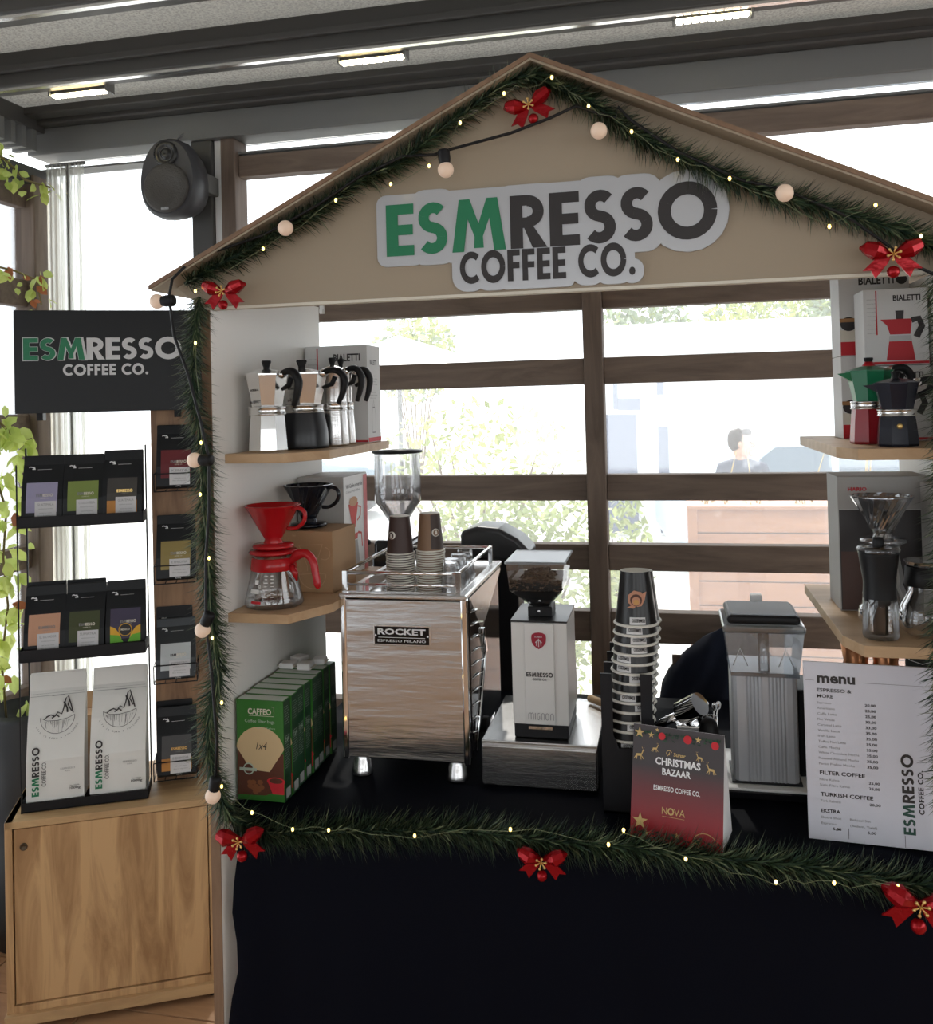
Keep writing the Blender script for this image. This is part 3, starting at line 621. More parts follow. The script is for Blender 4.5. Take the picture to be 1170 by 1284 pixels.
# 1 kg pouches
def big_pouch(u, v, label, rz=0):
    bm_ = mat('cream_white_pouch', (.74, .735, .70), .38, bump=.5, bs=7)
    t, patch, wr, dpt, w, hh = pouch(u, v, .0085, .145, .335, .078, bm_, None, None, label, name='large_coffee_pouch', lean=.03, rz=rz, group='white kilogram pouches')
    b = MB()
    for i in range(26):
        x0 = -.47+.94*i/26; b.add([(x*w, -dpt(f_)-.0006, f_*hh) for x, f_ in ((x0, .835), (x0+.02, .835), (x0+.02, .838), (x0, .838))], [(0, 1, 2, 3)])
    b.add([(x*w, -dpt(f_)-.0006, f_*hh) for x, f_ in ((-.48, .818), (.48, .818), (.48, .8205), (-.48, .8205))], [(0, 1, 2, 3)])
    b.add([(x*w, -dpt(f_)-.0006, f_*hh) for x, f_ in ((-.1, .814), (.12, .814), (.12, .820), (-.1, .820))], [(0, 1, 2, 3)])
    b.obj('tear_strip_print', greyp, t)
    # woman resting in a cup, line drawing: bowl arcs and figure strokes
    b = MB(); f0 = .58; sl = Vector((0, -(dpt(.72)-dpt(.52)), .2*hh)).normalized(); O = Vector((.02*w, -dpt(.60)-.0016, .60*hh))
    def ln(p, t_): b.flat(strip([(a*w, c*w) for a, c in p], t_*w), O, X1, sl)
    ln(arc(0, .16, .30, 180, 360, 18), .008)
    ln([(-.30, .16), (-.18, .10), (0, .09), (.18, .12), (.30, .17)], .008)
    for i in range(26):
        a = R.uniform(-.25, .25); z_ = .14-math.sqrt(max(0, .09-a*a))*R.uniform(.3, .95); ln([(a, .09), (a*.9, z_)], .0035)
    ln([(-.2, .17), (-.12, .2), (-.05, .17), (0, .24), (.07, .2), (.1, .3), (.13, .47), (.17, .52), (.22, .38), (.27, .2)], .022)
    ln([(.1, .42), (.16, .3), (.17, .22)], .03); ln([(.2, .45), (.17, .36), (.24, .24)], .02); ln([(-.1, .14), (-.02, .19), (.03, .15)], .025); ln([(-.24, .13), (-.15, .19)], .018)
    word = 'LIFE IS BORN & FOLLOWED'
    for i, ch in enumerate(word):
        if ch == ' ': continue
        a = math.radians(205+130*i/(len(word)-1)); c_, s_ = math.cos(a), math.sin(a)
        p_ = O+Vector((c_*.40*w, 0, 0))+sl*((.16+s_*.40)*w); uu = Vector((-s_, 0, 0))+sl*c_; vv = Vector((-c_, 0, 0))+sl*(-s_)
        b.text(ch, p_, uu, vv, .030*w, 0, 'c')
    b.obj('cup_drawing', char, t)
    b = MB(); up = Vector((0, -(dpt(.4)-dpt(.1)), .3*hh)).normalized(); O = Vector((-.27*w, -dpt(.1)-.0022, .085*hh))
    b.logo('ESMRESSO', O, up, (-1, 0, 0), .125*w, [0, 0, 0]+[1]*5, .10, .375*hh)
    b.text('COFFEE CO.', O+Vector((.115*w, 0, 0))+up*.07*hh, up, (-1, 0, 0), .075*w, 1, 'l', .01, .19*hh)
    b.obj('vertical_lettering', [green, char], t)['label'] = 'green and black vertical lettering'
    b = MB(); wr(b, 'ESPRESSO', .22, .27, .014, 0, width=.25*w, off=.002); wr(b, 'BLEND', .22, .252, .01, 0, width=.09*w, off=.002); b.obj('faint_print', greyp, t)
    b = MB(); wr(b, 'Net Ağırlık', .34, .135, .012, 0, width=.16*w, off=.002); wr(b, '1000g', .34, .112, .018, 0, width=.2*w, off=.002, bold=.018); b.obj('weight_print', char, t)
big_pouch(.110, .136, 'large white coffee pouch by the outer post of the rack, upside reading lettering', .03)
big_pouch(.272, .138, 'large white coffee pouch nearer the walnut board and wire baskets', -.02)
t = thing('cardboard_carton', 'brown cardboard carton behind the two large white pouches', 'box', cabw(.03, .19, h+.0005), ang)
MB().box(0, .27, 0, .10, 0, .20).obj('carton_body', kraft, t, bevel=.002); MB().box(0, .27, 0, .05, 0, .004, M=Matrix.Translation((0, .052, .202)) @ Matrix.Rotation(.9, 4, 'X')).obj('flap', kraft, t)
MB().box(.20, .204, .005, .09, .2015, .245).obj('flap', kraft, t)
# black sign above rack
t = thing('shop_sign', 'black rectangular coffee company sign above the pouch rack', 'sign', cabw(0, .10, 0), ang)
u0, zt = pz(16.5, 389, .10); u1, _ = pz(245, 388, .10); _, zb = pz(22, 519, .10); u1 = .50
t.location.z = zb
MB().box(u0, u1+.02, 0, .012, 0, zt-zb).obj('sign_panel', mat('satin_black_sheet', (.009, .0095, .0105), .35, spec=.3), t, bevel=.001)
for x in (u0+.06, u1-.06): MB().box(x-.008, x+.008, .012, .062 if x > .3 else .052, -.02, .12).obj('mount_bracket', blackm, t)
def su(px, py): a, z_ = pz(px, py, .098); return a, z_-zb
a0, za = su(29, 452); a1, zc = su(228, 450); hh = su(30, 424)[1]-za
b = MB()
b.logo('ESM', (a0-.002, -.0012, za-.002), X1, Z1, hh+.004, 1, .07, (a1-a0)*.402); polys, wd = layout('ESMRESSO', .07)
b.logo('ESMRESSO', (a0, -.0018, za), X1, Z1, hh, [0, 0, 0]+[1]*5, .07, a1-a0)
for k, (p_) in enumerate(layout('ESM', .07)[0]): pass
sx = (a1-a0)/(wd*hh)
for g in layout('ESM', .07)[0]:
    for ox, oz in ((-.0013, 0), (.0013, 0), (0, -.0013), (0, .0013), (-.001, -.001), (.001, .001), (-.001, .001), (.001, -.001)):
        b.flat(g, (a0+ox, -.0008, za+oz), X1, Z1, hh, 1, sx)
c0, zc0 = su(79, 471); c1, _ = su(186, 471); b.logo('COFFEE CO.', (c0, -.0015, zc0), X1, Z1, su(80, 457)[1]-zc0, 1, .10, c1-c0)
b.obj('lettering', [green, mat('white_vinyl', (.62, .62, .63), .4)], t)
# ================================================================= STALL SHELVES
SX = None
def moka(loc, h, top, base, label, rz=0, n=8, r=.044, round_base=False, knob=black, ringm=alu, text=None, rt=None, tall=False, valve=False, group='moka pots on the stall shelves'):
    t = thing('moka_pot', label, 'moka pot', loc, rz, group); a0 = PI/8
    k = (1, .86, .82, .80, 1.07) if not tall else (1, .86, .86, .88, .86)
    nb = 40 if round_base or tall else n
    MB().lathe([(1e-4, 0), (r*.97, 0), (r, .004), (r*.93, h*.25), (r*k[1], h*.40)] if not round_base else [(1e-4, 0), (r*1.08, 0), (r*1.1, .006), (r*1.06, h*.2), (r*.9, h*.42)], nb, sm=nb > 8, a0=a0).obj('boiler', base, t)
    b = MB(); b.lathe([(r*k[1]*1.0, h*.40), (r*.93, h*.405), (r*.93, h*.415), (r*.90, h*.42), (r*.90, h*.475), (r*.93, h*.48), (r*.93, h*.49), (r*.8, h*.495)], 40); b.obj('ring', ringm, t)
    nt = 40 if tall else n
    b = MB(); b.lathe([(r*.78, h*.49), (r*.79, h*.51), (r*k[4], h*.83), (r*k[4]*1.03, h*.84)], nt, sm=nt > 8, a0=a0)
    b.add([(-r*.72, -r*.28, h*.70), (-r*.72, r*.28, h*.70), (-r*.92, -r*.36, h*.835), (-r*.92, r*.36, h*.835), (-r*1.55, 0, h*.82)], [(0, 1, 4), (0, 4, 2), (1, 3, 4)])
    b.obj('upper_chamber', top, t)
    MB().lathe([(r*k[4]*1.05, h*.835), (r*k[4]*1.05, h*.85), (r*.5, h*.895), (r*.16, h*.91)], nt, sm=nt > 8, a0=a0).add([(-r*.9, -r*.34, h*.84), (-r*.9, r*.34, h*.84), (-r*1.5, 0, h*.832)], [(0, 1, 2)]).obj('lid', top if base is not black or top is alu else alu, t)
    MB().lathe([(1e-4, h*.90), (r*.16, h*.90), (r*.15, h*.925), (r*.24, h*.985), (r*.22, h), (1e-4, h)], 8 if n == 8 else 16, sm=False).obj('lid_knob', knob, t)
    b = MB(); b.tube([(r*.9, 0, h*.83), (r*1.3, 0, h*.87), (r*1.75, 0, h*.86), (r*2.05, 0, h*.76), (r*1.95, 0, h*.62), (r*1.72, 0, h*.50)], [.008, .009, .0105, .0105, .009, .0065], 8, flat=.75)
    b.tube([(r*1.0, 0, h*.68), (r*1.45, 0, h*.72), (r*1.6, 0, h*.80)], [.004, .006, .006], 8); b.obj('handle', black, t)
    MB().tube([(r*.85, 0, h*.835), (r*1.15, 0, h*.85)], .0085, 8).obj('hinge', alu, t)
    if text: b = MB(); b.ft(text, 0, h*.53, .0055, -r*.86, 0, 'c', .02, .022); b.ft('MOKA', 0, h*.66, .005, -r*.93, 0, 'c', .02, .016); b.obj('lettering', rt or char, t)
    if valve: MB().lathe([(.005, 0), (.005, .006), (.003, .008), (1e-4, .008)], 12, M=Matrix.Translation((0, -r*.86, h*.27)) @ ry).obj('safety_valve', gold, t)
    return t
moka((-.824, 1.765, S1), .192, alu, alu, 'faceted silver moka pot at the front of the shelf, pale panel on its base', -.32, r=.043, text='BIALETTI')
MB_ = moka((-.795, 1.885, S1), .197, alu, mat('induction_black', (.02, .021, .024), .3), 'moka pot with silver top and broad smooth black base', -.12, r=.052, round_base=True, text='BIALETTI')
moka((-.757, 1.975, S1), .205, steel, steel, 'tall round steel moka pot with black handle, beside the upright box', -.1, r=.036, tall=True, n=16)
moka((-.765, 2.052, S1), .205, steel, steel, 'steel moka pot mostly hidden behind the other tall steel one', .25, r=.034, tall=True, n=16)
cardw = mat('printed_white_card', (.66, .66, .65), .6)
def mokabox(x0, x1, y0, y1, z0, z1, label, red=True, pot=None, side=False, name='moka_pot_box', strip_=True):
    t = thing(name, label, 'box', ((x0+x1)/2, y0, z0), 0, None); hw = (x1-x0)/2; h = z1-z0; d = y1-y0
    MB().box(-hw, hw, 0, d, 0, h).obj('carton', cardw, t, bevel=.001)
    b = MB(); y = -.0006
    if strip_: b.rect(-hw*.62, -hw*.58, h*.4, h*.98, y, 0)
    b.rect(-hw+.001, hw-.001, .002, .007, y, 0)
    b.add([(hw+.0006, 0, .002), (hw+.0006, d, .002), (hw+.0006, d, .012), (hw+.0006, 0, .012)], [(0, 1, 2, 3)], 0)
    b.ft('BIALETTI', hw*.35, h*.84, h*.075, y, 1, 'c', .03, hw*.85)
    for i in range(9): b.text('italian moka express 1933' if i % 2 else 'caffettiera moka', (-hw*.93+i*hw*.0+.002, y, h*(.42+.055*i)), X1, Z1, h*.014, 2, 'l', 0, hw*.28)
    if side:
        X_ = hw+.0008; b.text('BIALETTI', (X_, d*.2, h*.80), (0, 1, 0), Z1, h*.05, 1, 'l', .02, d*.5)
        for i in range(7): b.text('caffettiera in acciaio', (X_, d*.15, h*(.68-.03*i-(.05 if i > 3 else 0))), (0, 1, 0), Z1, h*.013, 2, 'l', 0, d*(.6 if i % 2 else .45))
        b.flat(strip([(.3, .1), (.28, .28), (.34, .36), (.5, .36), (.56, .28), (.54, .1), (.3, .1)], .012), (X_, 0, 0), (0, d, 0), (0, 0, h), 1, 2)
        b.flat(strip([(.36, .36), (.42, .44), (.48, .36)], .012), (X_, 0, 0), (0, d, 0), (0, 0, h), 1, 2)
    mats_ = [redp, char, greyp]
    if pot:
        mats_ += [pot]
        c = hw*.12; pw = hw*.45
        b.flat([[(c-pw, .06*h), (c+pw, .06*h), (c+pw*.78, .31*h), (c-pw*.78, .31*h)]], (0, y, 0), X1, Z1, 1, 3)
        b.flat([[(c-pw*.7, .40*h), (c+pw*.7, .40*h), (c+pw*.85, .60*h), (c-pw*1.35, .60*h), (c-pw*.9, .52*h)]], (0, y, 0), X1, Z1, 1, 3)
        b.flat([[(c-pw*.8, .315*h), (c+pw*.8, .315*h), (c+pw*.75, .385*h), (c-pw*.75, .385*h)]], (0, y, 0), X1, Z1, 1, 4)
        b.flat([[(c-pw*.25, .60*h), (c+pw*.25, .60*h), (c+pw*.3, .71*h), (c-pw*.3, .71*h)]], (0, y, 0), X1, Z1, 1, 1)
        b.flat(strip([(c+pw*.8, .58*h), (c+pw*1.3, .60*h), (c+pw*1.5, .50*h), (c+pw*1.1, .36*h)], .012), (0, y-.0002, 0), X1, Z1, 1, 1)
        mats_ += [mat('print_silver', (.5, .5, .5), .6)]
    b.obj('print', mats_, t)
    return t
bx1 = atx(483, 553, -.735).y
t = mokabox(-.878, aty(461, 490, 2.105).x, 2.105, 2.205, S1, aty(461, 432, 2.105).z, 'upright white moka pot box with red stripe behind the silver pots', side=True)
# right shelf boxes
RB = [(.392, .512, 1.93, 1.99)]
mokabox(.392, .511, 1.93, 2.02, T1, 1.652, 'white moka pot box under the red pot box, partly behind the pots', pot=mat('pot_print_dark', (.05, .05, .05), .6), name='moka_pot_box')
mokabox(.390, .509, 1.925, 2.015, 1.653, 1.805, 'white box printed with a red moka pot, stacked on another box', pot=mat('pot_print_red', (.50, .03, .04), .6))
for z0, z1, lb in ((T1, 1.678, 'white coffee box with espresso cup picture standing on the shelf board, lower of two'), (1.679, 1.858, 'white coffee box with espresso cup picture, topmost at the gable')):
    t = thing('moka_pot_box', lb, 'box', (.367, 2.05, z0)); h = z1-z0
    MB().box(0, .14, 0, .10, 0, h).obj('carton', cardw, t, bevel=.001)
    b = MB(); b.rect(.001, .139, .001, .03, -.0006, 0); b.rect(.001, .139, .03, .055, -.0006, 1); b.disc((.018, .068), .017, (0, -.0009, 0), X1, Z1, 18, 2, .015)
    b.rect(0, .036, .072, .08, -.0012, 3); b.ft('BIALETTI', .075, h-.028, .017, -.0006, 4, 'c', .03, .07)
    b.disc((.125, h-.02), .011, (0, -.0007, 0), X1, Z1, 16, 2)
    b.obj('print', [redp, cream, char, mat('crema_brown', (.35, .18, .07), .6), char], t)
gp_ = moka((.383, 1.86, T1), .165, mat('enamel_green', (.01, .16, .07), .3), mat('enamel_dark_red', (.30, .012, .02), .3), 'moka pot with green top and red base half hidden by the black one', .1, r=.038, knob=black)
MB().lathe([(.014, .138), (.012, .150), (.0075, .157), (1e-4, .158)], 16).obj('lid_cone', mat('enamel_red', (.42, .012, .02), .3), gp_)
moka((.408, 1.762, T1), .135, mat('enamel_black', (.008, .01, .02), .25), mat('enamel_black', (), .2), 'small all black moka pot with brass valve standing in front of boxes', -.1, r=.036, valve=True)
# red and black drippers, server
def dripper(loc, h, r, m, label, rz=0, ribs=False, glassm=None, name='coffee_dripper'):
    t = thing(name, label, 'coffee dripper', loc, rz)
    n = 32; b = MB()
    prof = [(r*.36, .010), (r*.30, .020), (r*.38, h*.30), (r*.98, h*.97), (r*1.03, h*.985), (r*1.03, h), (r*.95, h), (r*.90, h*.93), (r*.30, h*.30), (r*.22, .018)]
    vs = []; fs = []
    for j, (rr_, z) in enumerate(prof):
        for k in range(n):
            a = 2*PI*k/n+(z*9 if ribs else 0); q = rr_*(1+(.05*(k % 2) if ribs and 2 < j < 9 and j not in (3, 4, 5, 6) else 0)+(.03*(k % 2) if ribs and j in (2, 3) else 0))
            vs.append((q*math.cos(a), q*math.sin(a), z))
    for j in range(len(prof)-1):
        for k in range(n): fs.append((j*n+k, j*n+(k+1) % n, (j+1)*n+(k+1) % n, (j+1)*n+k))
    b.add(vs, fs, 0, not ribs); b.obj('cone', m, t)
    b = MB(); b.lathe([(r*.25, .004), (r*.72, .002), (r*.76, .005), (r*.72, .010), (r*.36, .012)], n); b.obj('base_plate', glassm or m, t)
    b = MB(); b.tube([(r*.95, 0, h*.92), (r*1.25, 0, h*.95), (r*1.5, 0, h*.85), (r*1.45, 0, h*.65), (r*1.1, 0, h*.50), (r*.70, 0, h*.48)], [.004, .0045, .0045, .0045, .004, .004], 10); b.obj('handle', glassm or m, t)
    return t
redg = mat('glossy_red', (.42, .008, .012), .22, bump=0)
sv = thing('glass_coffee_server', 'glass coffee server with red collar and red handle on the lower shelf', 'coffee server', (-.820, 1.772, S2), -.25)
pr = [(1e-4, .001), (.058, .001), (.062, .006), (.060, .016), (.047, .075), (.042, .098), (.044, .106)]
b = MB().lathe(pr, 40); b.obj('carafe', clearg, sv)
b = MB().lathe([(.0475, .076), (.049, .078), (.046, .100), (.0435, .102)], 40); b.obj('collar', redg, sv)
b = MB().lathe([(.02, .112), (.050, .110), (.052, .113), (.048, .117), (.02, .118)], 40); b.obj('lid_disc', redg, sv)
b = MB(); b.tube([(.044, 0, .092), (.062, 0, .108), (.085, 0, .112), (.102, 0, .098), (.108, 0, .072), (.112, 0, .05), (.110, 0, .045)], [.006, .010, .008, .008, .0075, .0075, .005], 10, flat=1.1)
b.tube([(.047, 0, .085), (.056, 0, .07), (.06, 0, .055)], [.008, .007, .002], 8); b.obj('handle', redg, sv)
b = MB()
def onc(m_, a, z, w_, hh_, mi=0):  # small print wrapped on the carafe
    for i in range(3):
        q0, q1 = a+w_*(i/3-.5), a+w_*((i+1)/3-.5)
        r0_ = .060-(z-.016)*.22+.0008; r1_ = .060-(z+hh_-.016)*.22+.0008
        m_.add([(r0_*math.cos(q0), r0_*math.sin(q0), z), (r0_*math.cos(q1), r0_*math.sin(q1), z), (r1_*math.cos(q1), r1_*math.sin(q1), z+hh_), (r1_*math.cos(q0), r1_*math.sin(q0), z+hh_)], [(0, 1, 2, 3)], mi)
F0 = -PI/2
for i in range(8): onc(b, F0+.35, .02+.007*i, .16 if i % 2 else .10, .0012); onc(b, F0+.60, .02+.007*i, .12, .0012)
onc(b, F0-.12, .034, .42, .008); onc(b, F0-.05, .052, .18, .009); onc(b, F0+.0, .014, .4, .005, 1)
b.text('02', (.003, -.0565, .046), X1, Z1, .006, 0, 'l', .02)
b.obj('measure_marks', [paper, redp], sv)
dripper((-.820, 1.772, S2+.119), .092, .058, redg, 'red ceramic coffee dripper sitting on the glass server', -.3)
t = thing('cardboard_gift_box', 'brown cardboard box with dripper outline printed on its face', 'box', (-.862, 1.90, S2), -.06)
MB().box(0, .128, 0, .13, 0, .137).obj('carton', kraft, t, bevel=.0015)
b = MB(); kw = mat('kraft_print', (.62, .42, .26), .7)
b.flat(strip([(.045, .105), (.105, .108)], .0008)+strip([(.047, .104), (.066, .06), (.066, .048)], .0008)+strip([(.103, .106), (.086, .06), (.086, .048)], .0008)+strip([(.045, .040), (.11, .044)], .0008)+strip(arc(.078, .042, .033, 180, 360, 14), .0008)+strip(arc(.108, .088, .014, -130, 80, 12), .0008), (0, -.0007, 0), X1, Z1)
b.ft('V60', .03, .125, .004, -.0007, 0, 'l'); b.obj('line_print', kw, t)
dripper((-.815, 1.955, S2+.1385), .098, .056, mat('gloss_navy_black', (.006, .007, .012), .12), 'glossy black ribbed coffee dripper on top of the cardboard box', -.25, ribs=True)
ysb = 1.99; xb = aty(431, 640, 2.045).x; yb2 = atx(468, 640, xb).y
t = thing('server_box', 'tall white box with its front greyed for shade, printed with a red dripper set behind the drippers', 'box', (0, 0, S2))
MB().box(-.880, xb, 2.045, 2.215, 0, .245).obj('carton', mat('shaded_white_card', (.45, .44, .42), .6), t, bevel=.001)  # shade on the front put into the grey carton colour
b = MB(); X_ = xb+.0006; b.add([(X_, 2.046, .001), (X_, 2.214, .001), (X_, 2.214, .244), (X_, 2.046, .244)], [(0, 1, 2, 3)], 0)
X_ += .0006; Yv = (0, 1, 0)
b.text('V60 Coffee server Set', (X_, 2.06, .215), Yv, Z1, .010, 2, 'l', .02, .12); b.text('Colour red 600ml', (X_, 2.06, .203), Yv, Z1, .006, 2, 'l', 0, .10)
b.flat([[(.03, .175), (.10, .175), (.075, .115), (.055, .115)], [(.035, .10), (.095, .10), (.09, .085), (.04, .085)]]+strip([(.10, .165), (.12, .16), (.115, .14), (.09, .13)], .004)+strip([(.095, .1), (.12, .095), (.125, .06)], .006), (X_, 2.046, 0), Yv, Z1, 1, 1)
b.flat([[(.04, .083), (.09, .083), (.105, .02), (.025, .02)]], (X_, 2.046, 0), Yv, Z1, 1, 3)
b.flat([[(.14, .0), (.168, .0), (.168, .24), (.14, .24)]], (X_+.0002, 2.046, 0), Yv, Z1, 1, 4); b.disc((.065, .18), .03, (X_+.0004, 2.046, 0), Yv, Z1, 16, 5, .012)
b.obj('printed_side', [white, mat('pale_red_print', (.62, .10, .09), .6), greyp, mat('pale_grey_print', (.45, .43, .42), .6), mat('pink_red_print', (.66, .22, .22), .6), mat('tan_print', (.55, .33, .2), .6)], t)
# ================================================================= COUNTER
def counter_boxes():
    th_, pitch, hgt = .032, .0365, .203; x0, x1 = -.878, -.774
    gr = mat('carton_green', (.035, .17, .025), .4); dk = mat('carton_dark_green', (.012, .05, .02), .4); ltop = mat('carton_top', (.42, .50, .42), .35)
    br = mat('print_brown', (.10, .03, .015), .5); tan = mat('print_tan', (.62, .46, .26), .5)
    o1 = None
    names = ['foremost green coffee filter box with its picture front showing', 'green coffee filter box right behind the foremost one', 'third green coffee filter box of the row by the machine', 'fourth green coffee filter box counting from the bow corner', 'fifth green coffee filter box of the row, beside the steel machine', 'last full green coffee filter box before the packs of white sachets', 'green coffee filter box under the white sachet packs', 'rearmost green coffee filter box against the side panel']
    for k, lb in enumerate(names):
        y = 1.704+pitch*k
        if o1 is not None and k > 0:
            c = dup(o1, (x0+.002*math.sin(k*2), y, TZ+.001), -.02*math.sin(k*3)-.02, lb); continue
        t = thing('filter_box', lb, 'box', (x0, y, TZ+.001), -.02, 'green coffee filter boxes'); w_ = x1-x0
        MB().box(0, w_, 0, th_, 0, hgt).obj('carton', gr, t, bevel=.0008)
        MB().box(.002, w_-.002, .004, th_-.002, hgt, hgt+.0006).obj('top_flap', mat('flap_backlit', (.60, .66, .60), .4), t)  # pale colour carries the backlight on the carton tops
        b = MB(); X_ = w_+.0006; b.add([(X_, .001, .001), (X_, th_-.001, .001), (X_, th_-.001, hgt-.001), (X_, .001, hgt-.001)], [(0, 1, 2, 3)], 0)
        for i in range(22): b.text('filtre kahve kaffee', (X_+.0003, .004, hgt*(.93-.024*i)-(.02 if i > 7 else 0)), (0, 1, 0), Z1, .0022, 1, 'l', 0, .022 if i % 3 else .016)
        b.text('1x4', (X_+.0003, .008, hgt*.58), (0, 1, 0), Z1, .012, 1, 'l', 0, .016); b.add([(X_+.0003, .006, .006), (X_+.0003, .026, .006), (X_+.0003, .026, .026), (X_+.0003, .006, .026)], [(0, 1, 2, 3)], 2)
        b.obj('side_print', [dk, ltop, mat('barcode_grey', (.35, .35, .34), .6)], t)
        b = MB(); y_ = -.0006
        b.add([(.001, y_, .001), (w_-.001, y_, .001), (w_-.001, y_, hgt*.48), (w_*.5, y_, hgt*.42), (.001, y_, hgt*.55)], [(0, 1, 2, 3, 4)], 0)
        b.flat([[(.001, .001), (w_-.001, .001), (w_-.001, .028), (w_*.6, .012), (.001, .010)]], (0, y_-.0003, 0), X1, Z1, 1, 5)
        fan = [(.030, .062), (.072, .060)]+[(.052+.054*math.cos(a), .098+.052*math.sin(a)) for a in [math.radians(10+160*i/12) for i in range(13)]]
        b.flat([fan], (0, y_-.0004, 0), X1, Z1, 1, 1)
        b.logo('CAFFEO', (0, 0, 0), X1, Z1, .0001, 2) if False else b.text('CAFFEO', (.052, y_-.0004, hgt-.028), X1, Z1, .012, 2, 'c', .02, .052)
        b.flat(strip([(.028, hgt-.031), (.084, hgt-.031), (.084, hgt-.012), (.079, hgt-.012)], .0008), (0, y_-.0004, 0), X1, Z1, 1, 2)
        b.text('Coffee filter bags', (.052, y_-.0004, hgt-.045), X1, Z1, .007, 3, 'c', 0, .066); b.text('Filtre Kahve', (.066, y_-.0004, hgt-.057), X1, Z1, .004, 3, 'c', 0, .04)
        b.text('1x4', (.054, y_-.0007, .104), X1, (.25, 0, 1), .016, 4, 'c', .0, .022)
        for i in range(9): b.disc((.028+.007*(i % 5)+R.uniform(-.003, .003), .018+.011*(i//5)+R.uniform(0, .012)), .0065, (0, y_-.0006-.00005*i, 0), X1, Z1, 10, 6, .005)
        b.disc((.086, .042), .020, (0, y_-.0008, 0), X1, Z1, 20, 7, .008); b.flat([[(.067, .042), (.1035, .042), (.1035, .016), (.078, .016)]], (0, y_-.0007, 0), X1, Z1, 1, 7); b.disc((.086, .043), .015, (0, y_-.001, 0), X1, Z1, 20, 0, .0055)
        b.disc((.026, .064), .012, (0, y_-.001, 0), X1, Z1, 16, 3); b.disc((.026, .064), .0095, (0, y_-.0013, 0), X1, Z1, 16, 0); b.rect(.006, .044, .060, .066, y_-.0016, 3)
        b.obj('front_print', [br, tan, cream, ltop, char, gr, mat('bean_brown', (.22, .08, .03), .4), redp], t); o1 = t
counter_boxes()
for i, (x, y, s_, lb) in enumerate(((-.86, 1.925, .034, 'white sachet pack on the filter boxes, by the side panel'), (-.815, 1.918, .032, 'white sachet pack in the middle on the filter boxes'), (-.80, 1.965, .03, 'round cornered white sachet pack at the back of the filter boxes'), (-.85, 1.967, .033, 'white sachet pack pushed into the rear on the filter boxes'))):
    t = thing('sachet_pack', lb, 'packet', (x, y, TZ+.2055), R.uniform(-.4, .4), 'white sachet packs'); MB().box(-s_/2, s_/2, -.016, .016, 0, .013+.003*(i % 2)).obj('packet', white, t, bevel=.003); MB().box(-s_/2-.004, s_/2+.004, -.014, .014, .005, .0065).obj('seal', cream, t)
# espresso machine
em = thing('espresso_machine', 'polished steel espresso machine with black name plate on its wavy panel', 'espresso machine', (-.695, 1.84, TZ))
mw, md, mh0, mh = .272, .40, .046, .395
MB().box(.004, mw-.004, .006, md, mh0, mh-.008).obj('body', mat('black_enamel', (.008, .008, .009), .1), em, bevel=.004)
MB().box(.004, mw-.006, 0, .006, mh0, mh-.012).obj('polished_panel', steelw, em, bevel=.002)
for x in (-.004, mw-.010): MB().box(x, x+.014, -.004, .016, mh0-.004, mh-.006).obj('corner_trim', chrome, em, bevel=.004)
MB().box(-.006, mw+.004, -.008, md+.01, mh-.008, mh+.002).obj('top_tray', steel, em, bevel=.003)
MB().box(.012, mw-.014, .012, md-.02, mh+.002, mh+.004).obj('tray_grid', chrome, em)
b = MB(); zr = mh+.043
b.tube([(.004, .012, zr), (mw-.016, .012, zr), (mw-.016, md-.03, zr), (.004, md-.03, zr), (.004, .012, zr)], .0045, 7)
b.tube([(.004, .012, mh+.018), (mw-.016, .012, mh+.018)], .003, 8)
for x in (.004, mw-.016):
    for y in (.012, md-.03): b.box(x-.005, x+.005, y-.005, y+.005, mh, zr+.004)
b.obj('cup_rail', chrome, em, bevel=0)
b = MB()   # louvred curved side plate
sp = [(.02, mh0+.0), (.035, mh0+.02), (.10, mh0+.16), (.085, mh-.08), (.02, mh-.012)]
b.prism([(.018, mh0+.006), (.06, mh0+.03), (.155, mh0+.19), (.13, mh-.10), (.03, mh-.012), (.018, mh-.012)], mw-.004, mw+.006, 'x')
b.obj('side_plate', mat('black_enamel', (), .1), em, bevel=.001)
b = MB()
for i in range(10):
    z_ = mh0+.05+.028*i; L_ = .05+.075*math.sin(min(1, i/6)*PI*.6)
    b.tube([(mw+.0065, .022, z_+.008), (mw+.009, .022+L_*.5, z_+.002), (mw+.007, .022+L_, z_-.012)], .0017, 6)
b.obj('louvre', chrome, em)
MB().prism([(.155, mh0+.19), (.170, mh0+.19), (.145, mh-.10), (.13, mh-.10)], mw-.004, mw+.012, 'x').obj('side_trim', chrome, em)
b = MB().tube([(mw+.008, .04, mh0+.01), (mw+.008, .10, mh0+.10), (mw+.008, .160, mh0+.19), (mw+.008, .137, mh-.10)], .003, 6); b.obj('side_bead', chrome, em)
MB().prism([(.16, mh-.11), (md, mh-.02), (md, mh-.012), (.03, mh-.012)], mw-.003, mw+.002, 'x').obj('side_upper_panel', steel, em)
for x, y in ((.028, .03), (mw-.032, .03), (.028, md-.04), (mw-.032, md-.04)):
    MB().lathe([(1e-4, 0), (.023, 0), (.0245, .004), (.021, .012), (.019, .030), (.0165, .034), (.016, mh0)], 24, (x, y, 0)).obj('foot', steel, em)
MB().tube([(mw-.04, md, .20), (mw-.04, md+.05, .19), (mw-.04, md+.06, .12)], .005).obj('steam_wand', chrome, em)
MB().cyl(.034, .10, .15, 24, (.11, md+.03, 0)).obj('group_head', chrome, em)
MB().tube([(.11, md+.03, .12), (.125, md+.07, .11)], .011).obj('portafilter_handle', black, em)
